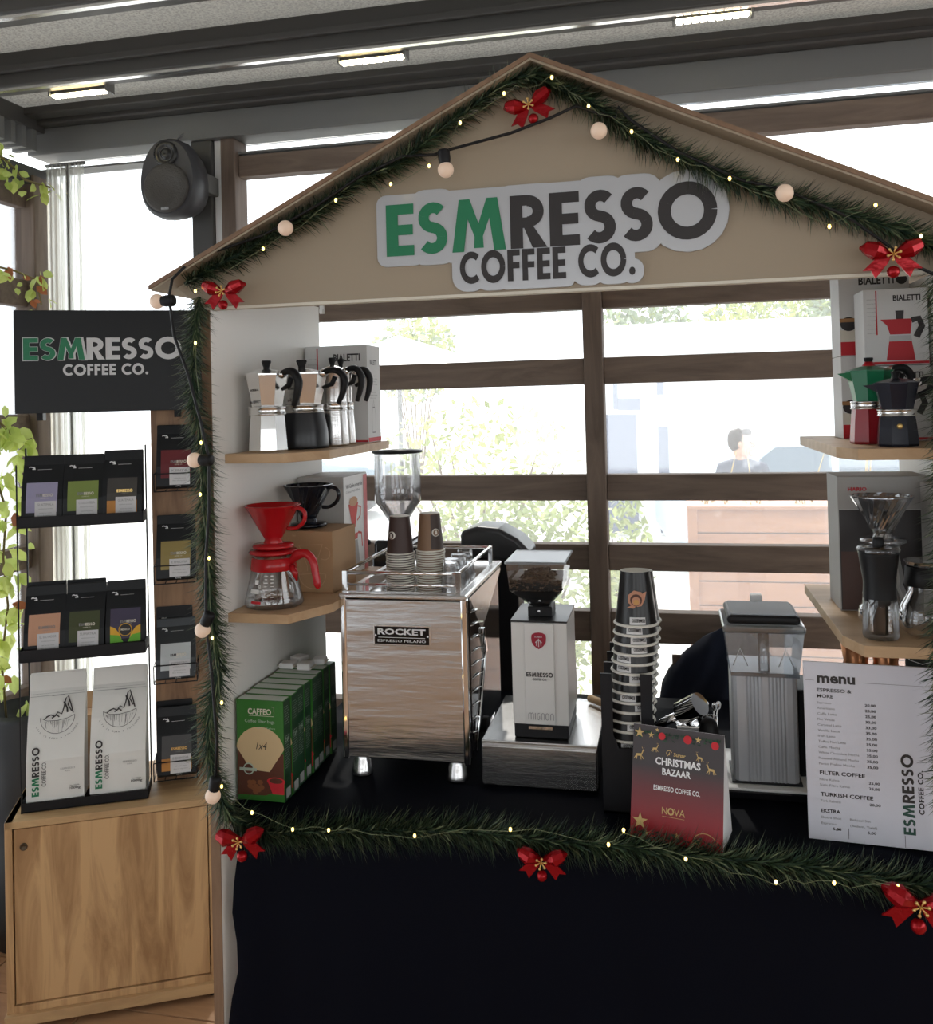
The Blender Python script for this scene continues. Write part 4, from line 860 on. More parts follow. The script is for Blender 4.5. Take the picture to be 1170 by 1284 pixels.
MB().cyl(.018, 0, .012, 16, (0, 0, 0), M=Matrix.Translation((mw+.001, .15, mh0+.03)) @ Matrix.Rotation(PI/2, 4, 'Y')).obj('side_knob', black, em)
pl_ = MB().box(.070, .197, -.003, 0, .287, .331).obj('name_plate', alu, em, bevel=.001)
b = MB(); b.rect(.0735, .1935, .2905, .3275, -.0036); b.obj('plate_face', glossb, pl_)
b = MB(); b.ft('ROCKET', .1335, .3115, .0125, -.0045, 0, 'c', .035, .106); b.rect(.082, .185, .3045, .3055, -.0045); b.ft('ESPRESSO MILANO', .1335, .2955, .0055, -.0045, 0, 'c', .0, .106)
b.disc((.076, .309), .0022, (0, -.0045, 0), X1, Z1, 8); b.disc((.191, .309), .0022, (0, -.0045, 0), X1, Z1, 8); b.obj('plate_lettering', mat('plate_silver', (.7, .7, .7), .4), pl_)
# paper cups upside down on the machine
def cup_mesh(h=.085, r=.031, rb=.0225): return [(1e-4, h), (rb-.002, h-.001), (rb, h-.002), (r-.001, .003), (r+.0016, .0027), (r+.002, .0013), (r+.0012, 0), (r-.0004, .0002)]
ORD = 'zeroth second third fourth fifth sixth seventh eighth ninth tenth eleventh twelfth thirteenth fourteenth fifteenth'.split()
crim = mat('cup_rim_white', (.72, .70, .64), .6)
def stack(x, y, z, n, c1, c2, who, n2=0, r=.031, rb=.0225, h=.085, sp=.0052, art=True, grp='paper cups stacked on the machine'):
    first = None
    for i in range(n):
        lb = (who+', topmost cup with its side showing') if i == n-1 else (who+', inner cup showing only its rim')
        if i == n-1 or first is None:
            t = thing('paper_cup', lb, 'cup', (x, y, z+sp*i), 0, grp+(' '+who))
            p = cup_mesh(h, r, rb); MB().lathe(p[2:4], 36).obj('cup_wall', c1, t); MB().lathe(p[:3], 36).obj('cup_base', crim, t); MB().lathe(p[3:], 36).obj('rim', crim, t)
            if i == n-1 and art:
                if c2: 
                    b = MB(); a0, a1 = -.9, .5
                    b.add([(rr_*1.008*math.cos(a0+(a1-a0)*k/8-.35), rr_*1.008*math.sin(a0+(a1-a0)*k/8-.35), zz) for rr_, zz in ((rb, h-.003), (r-.001, .006)) for k in range(9)], [(k, k+1, 10+k, 9+k) for k in range(8)], 0, True); b.obj('sleeve_print', c2, t)
                q = h*.5; rq = r-(r-rb)*.5; tl = (r-rb)/h; an = -PI/2+(.75 if c2 else -.45)
                M_ = Matrix.Translation((rq*math.cos(an), rq*math.sin(an), q)) @ Matrix.Rotation(an+PI/2, 4, 'Z')
                b = MB(); b.lathe([(1e-4, .0012), (.0085, .0012), (.0088, -.002)], 20, M=M_ @ Matrix.Rotation(PI/2, 4, 'X')); b.lathe([(1e-4, .0016), (.007, .0016)], 20, mi=1, M=M_ @ Matrix.Rotation(PI/2, 4, 'X')); b.prism([(-.003, -.004), (.003, -.004), (.002, .004), (-.002, .004)], -.0022, -.0016, mi=0, M=M_)
                b.obj('round_badge', [crim, c1], t)
            if first is None: first = t; first['label'] = 'bottom rim resting on the machine in the '+who
        else: dup(first, (x+R.uniform(-.0006, .0006), y, z+sp*i), R.uniform(0, 6), '%s rim from the top in the %s' % (ORD[n-1-i], who))
mz = TZ+mh+.0045
stack(-.590, 1.935, mz, 14, mat('cup_dark_brown', (.055, .032, .028), .5), None, 'stack of dark brown paper cups')
stack(-.523, 1.945, mz, 15, mat('cup_tan', (.22, .13, .075), .5), mat('cup_sleeve_brown', (.055, .035, .03), .5), 'stack of tan paper cups with brown stripe')
for x, y, lb in ((-.467, 1.965, 'small clear glass upside down beside the tan cup stack'), (-.425, 1.99+.0, 'small clear glass upside down nearest the machine rail corner'), (-.445, 2.05, 'small clear glass in the second row on the machine'), (-.495, 2.06, 'small clear glass half hidden behind the tan cup stack')):
    x = min(x, -.462) if y < 2.0 and x > -.44 else x
    pass
for x, y, lb in ((-.472, 1.925, 'small clear glass upside down beside the tan cup stack'), (-.4695, 1.99, 'small clear glass upside down in the second row, by the rail'), (-.4695, 2.055, 'small clear glass in the third row on the machine'), (-.535, 2.03, 'small clear glass hidden behind the tan cup stack')):
    t = thing('shot_glass', lb, 'glass', (x, y, mz)); b = MB(); b.lathe([(.024, 0), (.0235, .001), (.018, .055), (.0165, .058), (1e-4, .058), (1e-4, .050), (.0155, .050), (.0215, 0), (.024, 0)], 10, sm=False); b.obj('tumbler', clearg, t); MB().lathe([(.0242, .0), (.0252, .001), (.0242, .0022)], 24).obj('rim', clear, t)
# dark domed cover and second grinder behind the machine
t = thing('domed_black_cover', 'dark domed grinder lid visible beyond the machine rail', 'machine cover', (-.50, 2.53, 0))
b = MB(); b.prism([(-.08, 1.155), (.115, 1.155), (.118, 1.18), (.085, 1.215), (.03, 1.245), (-.03, 1.25), (-.08, 1.235)], -.05, .09); b.obj('dome', mat('cover_grey_black', (.04, .042, .045), .3), t, bevel=.014, seg=4)
MB().box(-.06, .08, -.03, .07, 0, 1.156).obj('stand', blackm, t, bevel=.004)
t = thing('hopper_grinder', 'coffee grinder with empty clear round hopper behind the paper cups', 'coffee grinder', (-.735, 2.40, TZ))
MB().box(-.055, .055, -.06, .06, 0, .43).obj('body', glossb, t, bevel=.01); MB().box(-.05, .05, -.09, -.06, .32, .40).obj('dosing_head', glossb, t, bevel=.006)
b = MB(); b.lathe([(.018, .43), (.022, .47), (.062, .53), (.064, .54), (.064, .665)], 32); b.obj('hopper', clear, t)
MB().lathe([(.03, .49), (.064, .53), (.065, .56), (.064, .57)], 32).obj('smoked_collar', glassy('smoked_plastic', (.70, .67, .67), .3), t)
MB().lathe([(1e-4, .676), (.07, .672), (.071, .666), (.064, .664)], 32).obj('hopper_lid', black, t)
MB().tube([(-.07, -.05, .30), (-.085, -.07, .42), (-.06, -.08, .43)], .008).box(-.09, -.08, -.07, -.04, .2, .44).obj('lever', black, t)
# white grinder on steel base
t = thing('steel_knock_drawer', 'stainless steel knock drawer box under the white coffee grinder', 'knock box', (-.398, 1.845, TZ))
MB().box(0, .243, .008, .30, .006, .093).obj('box_body', steel, t, bevel=.002); MB().box(.003, .240, 0, .008, .004, .085).obj('drawer', steel, t, bevel=.002)
for x in (.02, .22):
    for y in (.03, .27): MB().cyl(.01, 0, .007, 12, (x, y, 0)).obj('foot', black, t)
MB().tube([(.205, .27, .104), (.30, .17, .108)], .009).obj('wooden_handle', oakh, t); 
gz = TZ+.0945
g = thing('white_coffee_grinder', 'white on-demand coffee grinder with red shield badge and bean filled hopper', 'coffee grinder', (-.335, 1.872, gz), 0)
gw, gd, gh = .122, .19, .245
MB().box(.004, gw-.004, .004, gd-.02, .0, .030).obj('base', blackm, g, bevel=.003)
wg = mat('grinder_white', (.66, .65, .63), .35)
b = MB().prism([(.004, .028), (gd-.015, .028), (gd-.005, .06), (gd-.03, .14), (gd-.03, gh-.004), (.004, gh-.004)], .002, gw-.002, 'x'); b.obj('housing', wg, g, bevel=.002)
MB().box(.030, gw-.030, .0, .005, .030, gh-.006).obj('front_cover', wg, g, bevel=.001)
MB().box(.001, gw-.001, .001, gd-.028, gh-.004, gh).obj('top_plate', mat('top_plate_black', (.02, .02, .022), .3), g, bevel=.0008)
sh = [(-.0145, .010), (-.008, .0135), (0, .0145), (.008, .0135), (.0145, .010), (.0155, .003), (.0145, -.006), (.010, -.013), (.005, -.017), (0, -.020)]; sh = [(.061+a, .207+c) for a, c in sh+[(-a, c) for a, c in sh[5:9][::-1]]]
b = MB().prism(sh, -.0022, 0); bo = b.obj('shield_badge', mat('badge_red', (.30, .01, .03), .35), g)
b = MB(); b.flat(strip(arc(.061, .198, .007, 20, 160, 8), .0016)+strip([(.061, .192), (.061, .209)], .0018)+strip([(.056, .194), (.057, .203)], .0014)+strip([(.066, .194), (.065, .203)], .0014), (0, -.003, 0), X1, Z1); b.text('EUREKA', (.061, -.003, .2115), X1, Z1, .003, 0, 'c', .02, .016); b.obj('badge_emblem', mat('badge_silver', (.6, .55, .55), .4), bo)
b = MB(); b.logo('ESMRESSO', (.033, -.0012, .129), X1, Z1, .0092, 0, .1, .056); b.text('COFFEE CO.', (.061, -.0012, .1215), X1, Z1, .0048, 0, 'c', .02, .030); b.obj('lettering', char, g)
b = MB(); b.flat(strip([(.042, .040), (.042, .052), (.046, .054), (.047, .052), (.047, .040)], .0013)+strip([(.047, .052), (.050, .054), (.052, .052), (.052, .040)], .0013)+strip([(.056, .040), (.056, .054)], .0013)+strip([(.065, .054), (.060, .052), (.060, .042), (.063, .040), (.065, .042), (.065, .048)], .0013)+strip([(.069, .040), (.069, .052), (.072, .054), (.075, .052), (.075, .040)], .0013)+strip([(.078, .042), (.078, .052), (.081, .054), (.084, .052), (.084, .042), (.081, .040), (.078, .042)], .0013)+strip([(.088, .040), (.088, .052), (.091, .054), (.094, .052), (.094, .040)], .0013), (-.006, -.0012, 0), X1, Z1); b.obj('model_lettering', greyp, g)
MB().box(.035, .085, -.001, .02, .020, .026).obj('chute_slot', chrome, g)
MB().box(.034, .086, .035, .095, gh, gh+.022).obj('hopper_collar', black, g, bevel=.002)
MB().lathe([(1e-4, .001), (.004, 0), (.004, -.002)], 10, M=Matrix.Translation((.058, .034, gh+.011)) @ ry).obj('collar_screw', chrome, g)
hb = gh+.062; ht = gh+.118
def frus(m_, x0, x1, y0, y1, z0, X0, X2, Y0, Y2, z1, mi=0): m_.add([(x0, y0, z0), (x1, y0, z0), (x1, y1, z0), (x0, y1, z0), (X0, Y0, z1), (X2, Y0, z1), (X2, Y2, z1), (X0, Y2, z1)], [(0, 1, 5, 4), (1, 2, 6, 5), (2, 3, 7, 6), (3, 0, 4, 7)], mi)
b = MB(); frus(b, .044, .076, .045, .085, gh+.02, .002, .112, .0, .125, hb); frus(b, .002, .112, .0, .125, hb, -.004, .118, -.004, .145, ht); b.obj('hopper', glassy('hopper_plastic', (.96, .965, .97), .3, .015), g)
b = MB(); b.box(-.007, .121, -.007, .148, ht, ht+.006); b.obj('hopper_lid', glassy('milky_lid', (.7, .72, .73), .5, .35), g, bevel=.002)
b = MB(); frus(b, .046, .074, .047, .083, gh+.022, .006, .108, .004, .121, hb-.001); b.add([(.006, .004, hb-.001), (.108, .004, hb-.001), (.108, .121, hb-.001), (.006, .121, hb-.001)], [(0, 1, 2, 3)]); b.obj('funnel', mat('funnel_dark', (.02, .018, .016), .4), g)
b = MB(); rr = random.Random(3)
b.box(.004, .110, .003, .125, hb, hb+.022)
for i in range(460):
    x, y = rr.uniform(.006, .108), rr.uniform(.004, .122); e = min(1, min(x-.001, .113-x, y+.005, .127-y)/.035); z_ = hb+.006+.026*e*rr.uniform(.75, 1)
    if rr.random() < .3: x, y, z_ = rr.uniform(.004, .110), .002, hb+rr.uniform(.002, .022)
    b.sph((x, y, z_), .0058, 6, 0, (1, .7, .6))
b.obj('coffee_beans', mat('roasted_bean', (.0035, .0025, .002), .42, spec=.35), g)['kind'] = 'stuff'
# black cup holder with stacked cups
t = thing('cup_dispenser', 'black slotted dispenser holding two columns of black takeaway cups', 'cup dispenser', (-.140, 1.765, TZ), 0)
hwid, hht = .098, .268
for i in range(4):
    y = i*.098; z_ = hht-.006*i; b = MB()
    b.box(0, .022, y, y+.006, .125, z_).box(hwid-.022, hwid, y, y+.006, .125, z_).box(0, hwid, y, y+.006, 0, .125)
    for s_ in (0, 1):
        ax_ = .022 if s_ == 0 else hwid-.022; b.prism([(ax_, .125), (ax_, .15), (ax_+(.010 if s_ == 0 else -.010), .125)], y, y+.006)
    b.obj('slotted_plate', blackm, t)
MB().box(.001, hwid-.001, 0, .306, 0, .004).obj('base_sheet', blackm, t)
MB().box(0, .004, .006, .30, 0, .20).obj('side_sheet', blackm, t)
cb = mat('cup_gloss_black', (.012, .011, .011), .28); clab = mat('cup_label_white', (.62, .62, .62), .5)
def bcup(loc, label, top=False, rot=0):
    t = thing('takeaway_cup', label, 'cup', loc, rot, 'black takeaway cups in the dispenser'); t.rotation_euler[0] = -.02
    r, rb, h = .0425, .029, .105
    MB().lathe([(rb, h), (r-.001, .004)], 36).obj('cup_wall', cb, t)
    MB().lathe([(r-.001, .005), (r+.002, .0045), (r+.003, .002), (r+.001, 0), (r-.0004, .0002)], 36).obj('rim', crim, t)
    MB().lathe([(1e-4, h-.006), (rb-.002, h-.006), (rb-.001, h), (rb, h)], 36).obj('cup_base', crim, t)
    b = MB(); a0, a1 = -1.9, -1.15; z0_, z1_ = .006, .020
    R_ = lambda z: (r-(r-rb)*z/h)*1.012
    b.add([(R_(z)*math.cos(a0+(a1-a0)*k/6), R_(z)*math.sin(a0+(a1-a0)*k/6), z) for z in (z0_, z1_) for k in range(7)], [(k, k+1, 8+k, 7+k) for k in range(6)], 0, True)
    a = -1.52; O = Vector((R_(.02)*1.02*math.cos(a), R_(.02)*1.02*math.sin(a)-.0008, .017)); b.text('ESMRESSO', O+Vector((.0135, 0, 0)), (-1, 0, 0), (0, 0, -1), .0065, 1, 'l', .03, .025)
    b.obj('label_print', [clab, char], t)
    if top:
        b = MB(); q = .055
        for k, (rr_, mi_) in enumerate(((.017, 0), (.0115, 1), (.0085, 0), (.0055, 2))): b.disc((0, q-.002*k), rr_, (0, -R_(q)-.001-.0006*k, 0), X1, Z1, 7 if k == 0 else 16, mi_)
        b.flat([[(.006, .062), (.020, .070), (.016, .052)], [(-.006, .045), (-.018, .038), (.0, .036)]], (0, -R_(q)-.0012, 0), X1, Z1, 1, 0)
        b.obj('printed_flower', [mat('print_peach', (.50, .24, .15), .5), mat('print_dark', (.08, .03, .02), .5), mat('print_amber', (.55, .30, .10), .5)], t)
    return t
for col, (x0, y0, n_, who) in enumerate(((-.091, 1.8165, 14, 'front column'), (-.086, 1.9145, 13, 'rear column'))):
    a = None
    for i in range(n_):
        loc = (x0+.0016*i, y0+.0006*i, TZ+.112+.0185*i); 
        if i == n_-1: bcup(loc, 'black takeaway cup with its side showing on top of the %s%s' % (who, ', flower print' if col == 0 else ''), True, .05)
        elif a is None: a = bcup(loc, 'black takeaway cup at the very bottom of the dispenser %s' % who, False, 0)
        else: dup(a, loc, R.uniform(-.55, 1.0), '%s black takeaway cup from the top, dispenser %s' % (ORD[n_-1-i], who))
# tent card
t = thing('christmas_tent_card', 'red and charcoal tent card for the christmas bazaar standing on the counter edge', 'table card', (-.087, 1.676, TZ+.001), math.radians(-13.5))
cw_, cd_, ch_ = .166, .092, .190
n1 = Vector((0, .046, ch_)).normalized(); grd = bpy.data.materials.new('card_gradient'); grd.use_nodes = True
n_, l_ = grd.node_tree.nodes, grd.node_tree.links; tc = n_.new('ShaderNodeTexCoord'); sp_ = n_.new('ShaderNodeSeparateXYZ'); cr = n_.new('ShaderNodeValToRGB'); mr = n_.new('ShaderNodeMapRange')
l_.new(tc.outputs['Object'], sp_.inputs[0]); l_.new(sp_.outputs[2], mr.inputs[0]); mr.inputs[2].default_value = ch_; l_.new(mr.outputs[0], cr.inputs[0]); l_.new(cr.outputs[0], n_['Principled BSDF'].inputs[0]); n_['Principled BSDF'].inputs['Roughness'].default_value = .35
e = cr.color_ramp.elements; e[0].position = .12; e[0].color = (.30, .006, .014, 1); e[1].position = .65; e[1].color = (.045, .035, .037, 1)
MB().add([(0, 0, 0), (cw_, 0, 0), (cw_, .046, ch_), (0, .046, ch_)], [(0, 1, 2, 3)]).obj('printed_face', grd, t)
b = MB().add([(0, .0008, 0), (cw_, .0008, 0), (cw_, .0468, ch_), (0, .0468, ch_)], [(0, 1, 2, 3)]); b.add([(0, cd_, 0), (cw_, cd_, 0), (cw_, .046, ch_+.0002), (0, .046, ch_+.0002)], [(0, 1, 2, 3)]); b.add([(0, .0008, .0005), (cw_, .0008, .0005), (cw_, cd_, .0005), (0, cd_, .0005)], [(0, 1, 2, 3)])
b.add([(cw_, .001, .001), (cw_, cd_-.001, .001), (cw_, .046, ch_-.006)], [(0, 1, 2)]); b.obj('card_back', paper, t)
O = Vector((0, -.0012, 0)); b = MB(); V_ = n1
def ct(s_, x, z, h_, mi, wd_, bold=.02, ser=0): b.text(s_, O+V_*z+Vector((x, 0, 0)), X1, V_, h_, mi, 'c', bold, wd_)
ct('Sunar', .087, .148, .0065, 1, .022); b.flat(strip(arc(.068, .152, .005, 20, 250, 8), .001)+[[(.066, .149), (.069, .149), (.069, .155)]], O, X1, V_, 1, 1)
ct('CHRISTMAS', .084, .131, .0125, 0, .082, .03); ct('BAZAAR', .082, .1145, .0115, 0, .052, .03); ct('ESMRESSO COFFEE CO.', .083, .087, .0085, 0, .084, .015)
ct('N', .062, .048, .0125, 1, .009, -.005); ct('O', .0735, .048, .0125, 1, .012, .03); ct('V', .084, .048, .0125, 1, .010, -.005); ct('A', .094, .048, .0125, 1, .010, -.005); b.flat([rc(.058, .044, .098, .0446)], O, X1, V_, 1, 1)
rr = random.Random(5)
def star(x, z, r_, mi=1, n5=5):
    p = [(x+(r_ if k % 2 == 0 else r_*.38)*math.sin(k*PI/n5), z+(r_ if k % 2 == 0 else r_*.38)*math.cos(k*PI/n5)) for k in range(2*n5)]; b.flat([[p[k], p[(k+1) % len(p)], (x, z)] for k in range(len(p))], O-Vector((0, .0006, 0)), X1, V_, 1, mi)
for i in range(170):
    top = i < 95; x = rr.uniform(.004, .160); z = (.196-rr.uniform(.002, .026)*(1-.5*math.sin(x*50)**2)) if top else rr.uniform(.003, .018)+max(0, (x-.08))*.05
    a = rr.uniform(0, PI); dx_, dz_ = .008*math.cos(a), .008*math.sin(a); z = min(.185, z)
    b.flat([[(x-dx_*.5, z-dz_*.3), (min(.164, x+dx_*.5), min(.193, z+dz_*.5)), (x+.002, max(.002, z-.003))]], O+Vector((0, -.00003*i*.2, 0)), X1, V_, 1, 2 if i % 3 else 3)
for x, z, r_ in ((.054, .180, .0065), (.101, .180, .0075), (.150, .176, .007), (.040, .010, .006), (.108, .012, .007), (.158, .014, .006)): b.disc((x, z), r_, O-Vector((0, .0008, 0)), X1, V_, 14, 4)
for x, z, r_ in ((.012, .182, .010), (.034, .180, .006), (.120, .182, .006), (.045, .190, .004), (.018, .030, .015), (.085, .016, .006), (.122, .010, .006), (.03, .012, .005)): star(x, z, r_)
b.flat(strip(arc(.135, .004, .024, 40, 150, 12), .0012), O-Vector((0, .0007, 0)), X1, V_, 1, 1)
def deer(x, z, s_, f=1):
    P_ = [[(0, 0), (.010, .001), (.011, .005), (.001, .004)], [(.009, .003), (.011, .004), (.013, .009), (.0115, .010)], [(.0115, .009), (.015, .0095), (.0125, .0115)], [(.012, .011), (.010, .015), (.0108, .015)], [(.013, .011), (.0135, .015), (.0142, .0148)],
          [(.009, .001), (.011, .001), (.014, -.004), (.013, -.004)], [(.008, .001), (.009, .001), (.010, -.005), (.009, -.005)], [(0, .001), (.002, .001), (-.002, -.004), (-.003, -.004)], [(.001, .001), (.003, .001), (.002, -.005), (.001, -.005)]]
    b.flat([[(x+f*s_*a, z+s_*c) for a, c in p] for p in P_], O-Vector((0, .0005, 0)), X1, V_, 1, 1)
deer(.006, .140, 1.1); deer(.037, .155, .8); deer(.128, .150, .8, -1); deer(.150, .132, 1.05, -1)
b.obj('printed_art', [paper, mat('print_gold', (.60, .42, .16), .4), mat('print_fir', (.010, .035, .018), .6), mat('print_fir_light', (.02, .07, .03), .6), redp], t)
# menu board
t = thing('menu_board', 'white printed price menu propped at the end of the counter', 'menu', (.228, 1.718, TZ+.0025), math.radians(-4)); t.rotation_euler[0] = -.06
mwd, mht = .225, .312
MB().box(0, mwd, 0, .006, 0, mht).obj('board', mat('menu_card', (.60, .60, .66), .55), t, bevel=.001)
MB().prism([(.0065, .26), (.0065, .22), (.09, .008), (.095, .008)], .06, .15, 'x').obj('easel_leg', cardw, t)
b = MB(); y = -.0007; u = mwd/190.0   # zoom units -> metres (190 px crop width)
k_ = .00131/1.0*1.0
def mt(s_, zx, zy, h_, wd_, al='l', mi=0, bold=.0): b.ft(s_, (zx-124)*.000371, mht-(zy-86)*.000396-((zx-124)*.000371)*0, h_, y, mi, al, bold, wd_)
mt('menu', 186, 177, .0185, .064, bold=.035); b.rect(.003, .018, mht-.033, mht-.0325, y); b.rect(.100, .222, mht-.033, mht-.0325, y)
mt('ESPRESSO &', 184, 218, .0062, .058, bold=.018); mt('MORE', 184, 245, .0062, .027, bold=.018)
items = [('Espresso', '20,00', 65), ('Americano', '25,00', 80), ('Caffe Latte', '25,00', 88), ('Flat White', '30,00', 78), ('Caramel Latte', '33,00', 108), ('Vanilla Latte', '35,00', 100), ('Irish Latte', '35,00', 78), ('Toffee Nut Latte', '35,00', 125), ('Caffe Mocha', '35,00', 98), ('White Chocolate Mocha', '35,00', 182), ('Roasted Almond Mocha', '35,00', 180), ('Pecan Praline Mocha', '35,00', 160)]
for i, (s_, p_, w_) in enumerate(items): mt(s_, 182, 272+i*24.6, .0042, w_*.000371, mi=1); mt(p_, 446, 272+i*24.6, .0046, .018, 'r', 0, .018)
mt('FILTER COFFEE', 184, 585, .0068, .075, bold=.018); mt('Filtre Kahve', 182, 612, .0042, .033, mi=1); mt('25,00', 450, 612, .0046, .018, 'r', bold=.018); mt('Sütlü Filtre Kahve', 182, 636, .0042, .05, mi=1); mt('25,00', 450, 636, .0046, .018, 'r', bold=.018)
mt('TURKISH COFFEE', 184, 680, .0068, .087, bold=.018); mt('Türk Kahvesi', 182, 706, .0042, .034, mi=1); mt('20,00', 450, 706, .0046, .018, 'r', bold=.018)
mt('EKSTRA', 184, 752, .0062, .032, bold=.018); mt('Ekstra Shot', 182, 778, .0042, .034, mi=1); mt('Espresso', 182, 804, .0042, .026, mi=1); mt('5,00', 272, 826, .0046, .014, 'r', bold=.018)
mt('Bitkisel Süt', 312, 778, .0042, .034, mi=1); mt('(Badem, Yulaf)', 312, 804, .0042, .044, mi=1); mt('5,00', 426, 828, .0046, .014, 'r', bold=.018)
b.rect(.0665, .0672, .006, .024, y); b.rect(.158, .1587, .002, .022, y)
b.logo('ESMRESSO', (.176, y, .024), Z1, (-1, 0, 0), .0195, [2, 2, 2]+[0]*5, .10, .137); b.logo('COFFEE CO.', (.191, y, .060), Z1, (-1, 0, 0), .0085, 0, .12, .075)
b.obj('printed_text', [char, greyp, mat('dark_logo_green', (.02, .07, .05), .5)], t)
# silver brewer with clear tank
t = thing('silver_coffee_brewer', 'ribbed silver coffee brewer with clear water tank and black lid', 'coffee machine', (.112, 1.885, TZ+.026))
bw_, bd_, bh_ = .126, .09, .215
b = MB(); N_ = 30; pts = []
for i in range(N_+1):
    x = .010+(bw_-.020)*i/N_; pts.append((x, (-.0017 if i % 2 else 0) if (4 < i < 14 or 17 < i < 27) else -.0012))
poly = [(0, .010), (.003, .003)]+pts+[(bw_-.003, .003), (bw_, .010), (bw_, bd_), (0, bd_)]
b.prism(poly, .004, bh_, 'z'); b.obj('ribbed_housing', satin, t)
MB().box(-.004, bw_+.004, -.004, bd_+.01, 0, .004).obj('base_line', black, t)
x0_, x1_ = -.012, bw_+.014
b = MB(); frus(b, x0_+.012, x1_-.012, -.010, .11, bh_, x0_, x1_, -.020, .12, bh_+.095); b.add([(x0_+.012, -.01, bh_+.001), (x1_-.012, -.01, bh_+.001), (x1_-.012, .11, bh_+.001), (x0_+.012, .11, bh_+.001)], [(0, 1, 2, 3)]); b.obj('water_tank', glassy('grey_tank', (.90, .92, .94), .5, .14, (.8, .85, .9)), t)
b = MB(); b.box(x0_+.011, x1_-.011, -.012, .11, bh_, bh_+.008); b.obj('tank_floor', glassy('tank_floor', (.75, .82, .86), .6, .3), t)
MB().tube([(bw_/2+.0, -.004, bh_+.003), (bw_/2, -.006, bh_+.09)], .011, 14).obj('riser_tube', clearg, t)
b = MB(); 
for cx_ in (.018, .105): b.tube([(cx_-.014, -.006, bh_+.02), (cx_, -.008, bh_+.055), (cx_+.014, -.006, bh_+.02)], .0012, 5)
b.obj('tank_marks', clab, t)
b = MB().box(x0_-.003, x1_+.003, -.024, .124, bh_+.088, bh_+.104); b.obj('tank_collar', glassy('collar_clear', (.8, .82, .84), 1, .3), t, bevel=.006, seg=3)
MB().box(x0_+.006, x1_-.006, -.018, .118, bh_+.104, bh_+.122).obj('lid', black, t, bevel=.008, seg=3)
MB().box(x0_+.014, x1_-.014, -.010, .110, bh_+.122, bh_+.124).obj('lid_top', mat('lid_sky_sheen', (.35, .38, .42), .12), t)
MB().box(bw_/2-.012, bw_/2+.012, .118, .14, bh_+.11, bh_+.135).obj('lid_tab', white, t, bevel=.003)
t = thing('brewer_base', 'black and white base slab carrying the silver coffee brewer', 'tray', (.098, 1.862, TZ))
MB().box(0, .185, 0, .20, .001, .020).obj('slab', glossb, t, bevel=.004); MB().box(-.002, .187, -.003, .203, .020, .0255).obj('white_top', white, t, bevel=.002)
MB().box(.145, .18, .07, .18, .0255, .20).obj('side_unit', blackm, t, bevel=.004); MB().tube([(.16, .07, .05), (.16, .035, .06), (.16, .03, .10)], .006).obj('tap', chrome, t)
# chrome bits behind the card
t = thing('chrome_portafilter_stand', 'chrome portafilter resting on a metal box stand between card and dispenser', 'portafilter', (.005, 1.955, TZ))
MB().box(-.005, .045, -.02, .05, 0, .115).obj('stand_box', chrome, t, bevel=.003)
MB().cyl(.024, -.02, .035, 22, M=Matrix.Translation((.022, 0, .142)) @ Matrix.Rotation(.9, 4, 'Y') @ Matrix.Rotation(.5, 4, 'X')).obj('basket', chrome, t)
MB().tube([(.0, .0, .128), (-.03, .01, .11), (-.055, .02, .085)], [.009, .010, .008]).obj('spout', chrome, t); MB().tube([(.045, 0, .125), (.055, -.01, .11)], .007).obj('collar', black, t)
t = thing('coffee_tamper', 'coffee tamper with black rounded handle behind the tent card', 'tamper', (.066, 1.90, TZ)); MB().cyl(.024, 0, .03, 24).obj('tamper_base', chrome, t)
MB().lathe([(.008, .03), (.010, .05), (.019, .085), (.0205, .115), (.016, .138), (.007, .147), (1e-4, .148)], 22).obj('handle', black, t)
t = thing('spoon_tumbler', 'small steel tumbler of teaspoons beside the silver brewer', 'tumbler', (.070, 2.01, TZ)); MB().lathe([(1e-4, 0), (.017, 0), (.019, .11), (.018, .11)], 20).obj('tumbler_cup', steel, t)
for k, (a, c) in enumerate(((.012, .0), (.020, .01), (-.004, .008))): MB().tube([(0, c*.3, .02), (a, c, .125)], .0013, 6).sph((a*1.08, c, .133), .006, 10, 0, (1, .4, 1.5)).obj('spoon', chrome, t)
# chair with navy jacket behind the counter
JX0, JX1 = aty(826, 890, 2.565).x, aty(990, 900, 2.565).x
t = thing('wooden_chair', 'chair behind the counter under a dark navy jacket', 'chair', ((JX0+JX1)/2, 2.575, 0)); 
for x in (-.12, .12): MB().box(x-.012, x+.012, 0, .02, 0, .88).obj('leg', slatv, t); MB().box(x-.012, x+.012, .07, .09, 0, .45).obj('leg', slatv, t)
MB().box(-.14, .14, 0, .09, .45, .48).obj('seat', slatv, t); MB().box(-.12, .12, .002, .018, .75, .87).obj('backrest', slatv, t)
b = MB(); vs = []; fs = []; n = 34; prof = []
_j = [aty(a, c, 2.565) for a, c in ((826, 890), (829, 862), (838, 842), (862, 815), (885, 797), (908, 786), (930, 786), (960, 810), (985, 850), (990, 900))]; jp = [(q.x-.135, q.z) for q in _j]; JA, JB = jp[0][0], jp[-1][0]
def jh(x):
    for (a, c), (d_, e_) in zip(jp[:-1], jp[1:]):
        if a <= x <= d_: return c+(e_-c)*(x-a)/(d_-a)
    return jp[-1][1]
rows = 14
for j in range(rows+1):
    for i in range(n+1):
        x = JA+(JB-JA)*i/n; top = jh(x); f_ = j/rows; z = .70+(top-.70)*f_; th_ = .055*math.sqrt(max(0, 1-f_**4))*(1 if True else 0)*(.5+.5*min(1, (x-JA)/.05, (JB-x)/.05))
        vs.append((x, -th_-.012*math.sin(x*30+f_*4)*(1-f_)-.006*math.sin(x*70-f_*9), z))
m0 = len(vs)
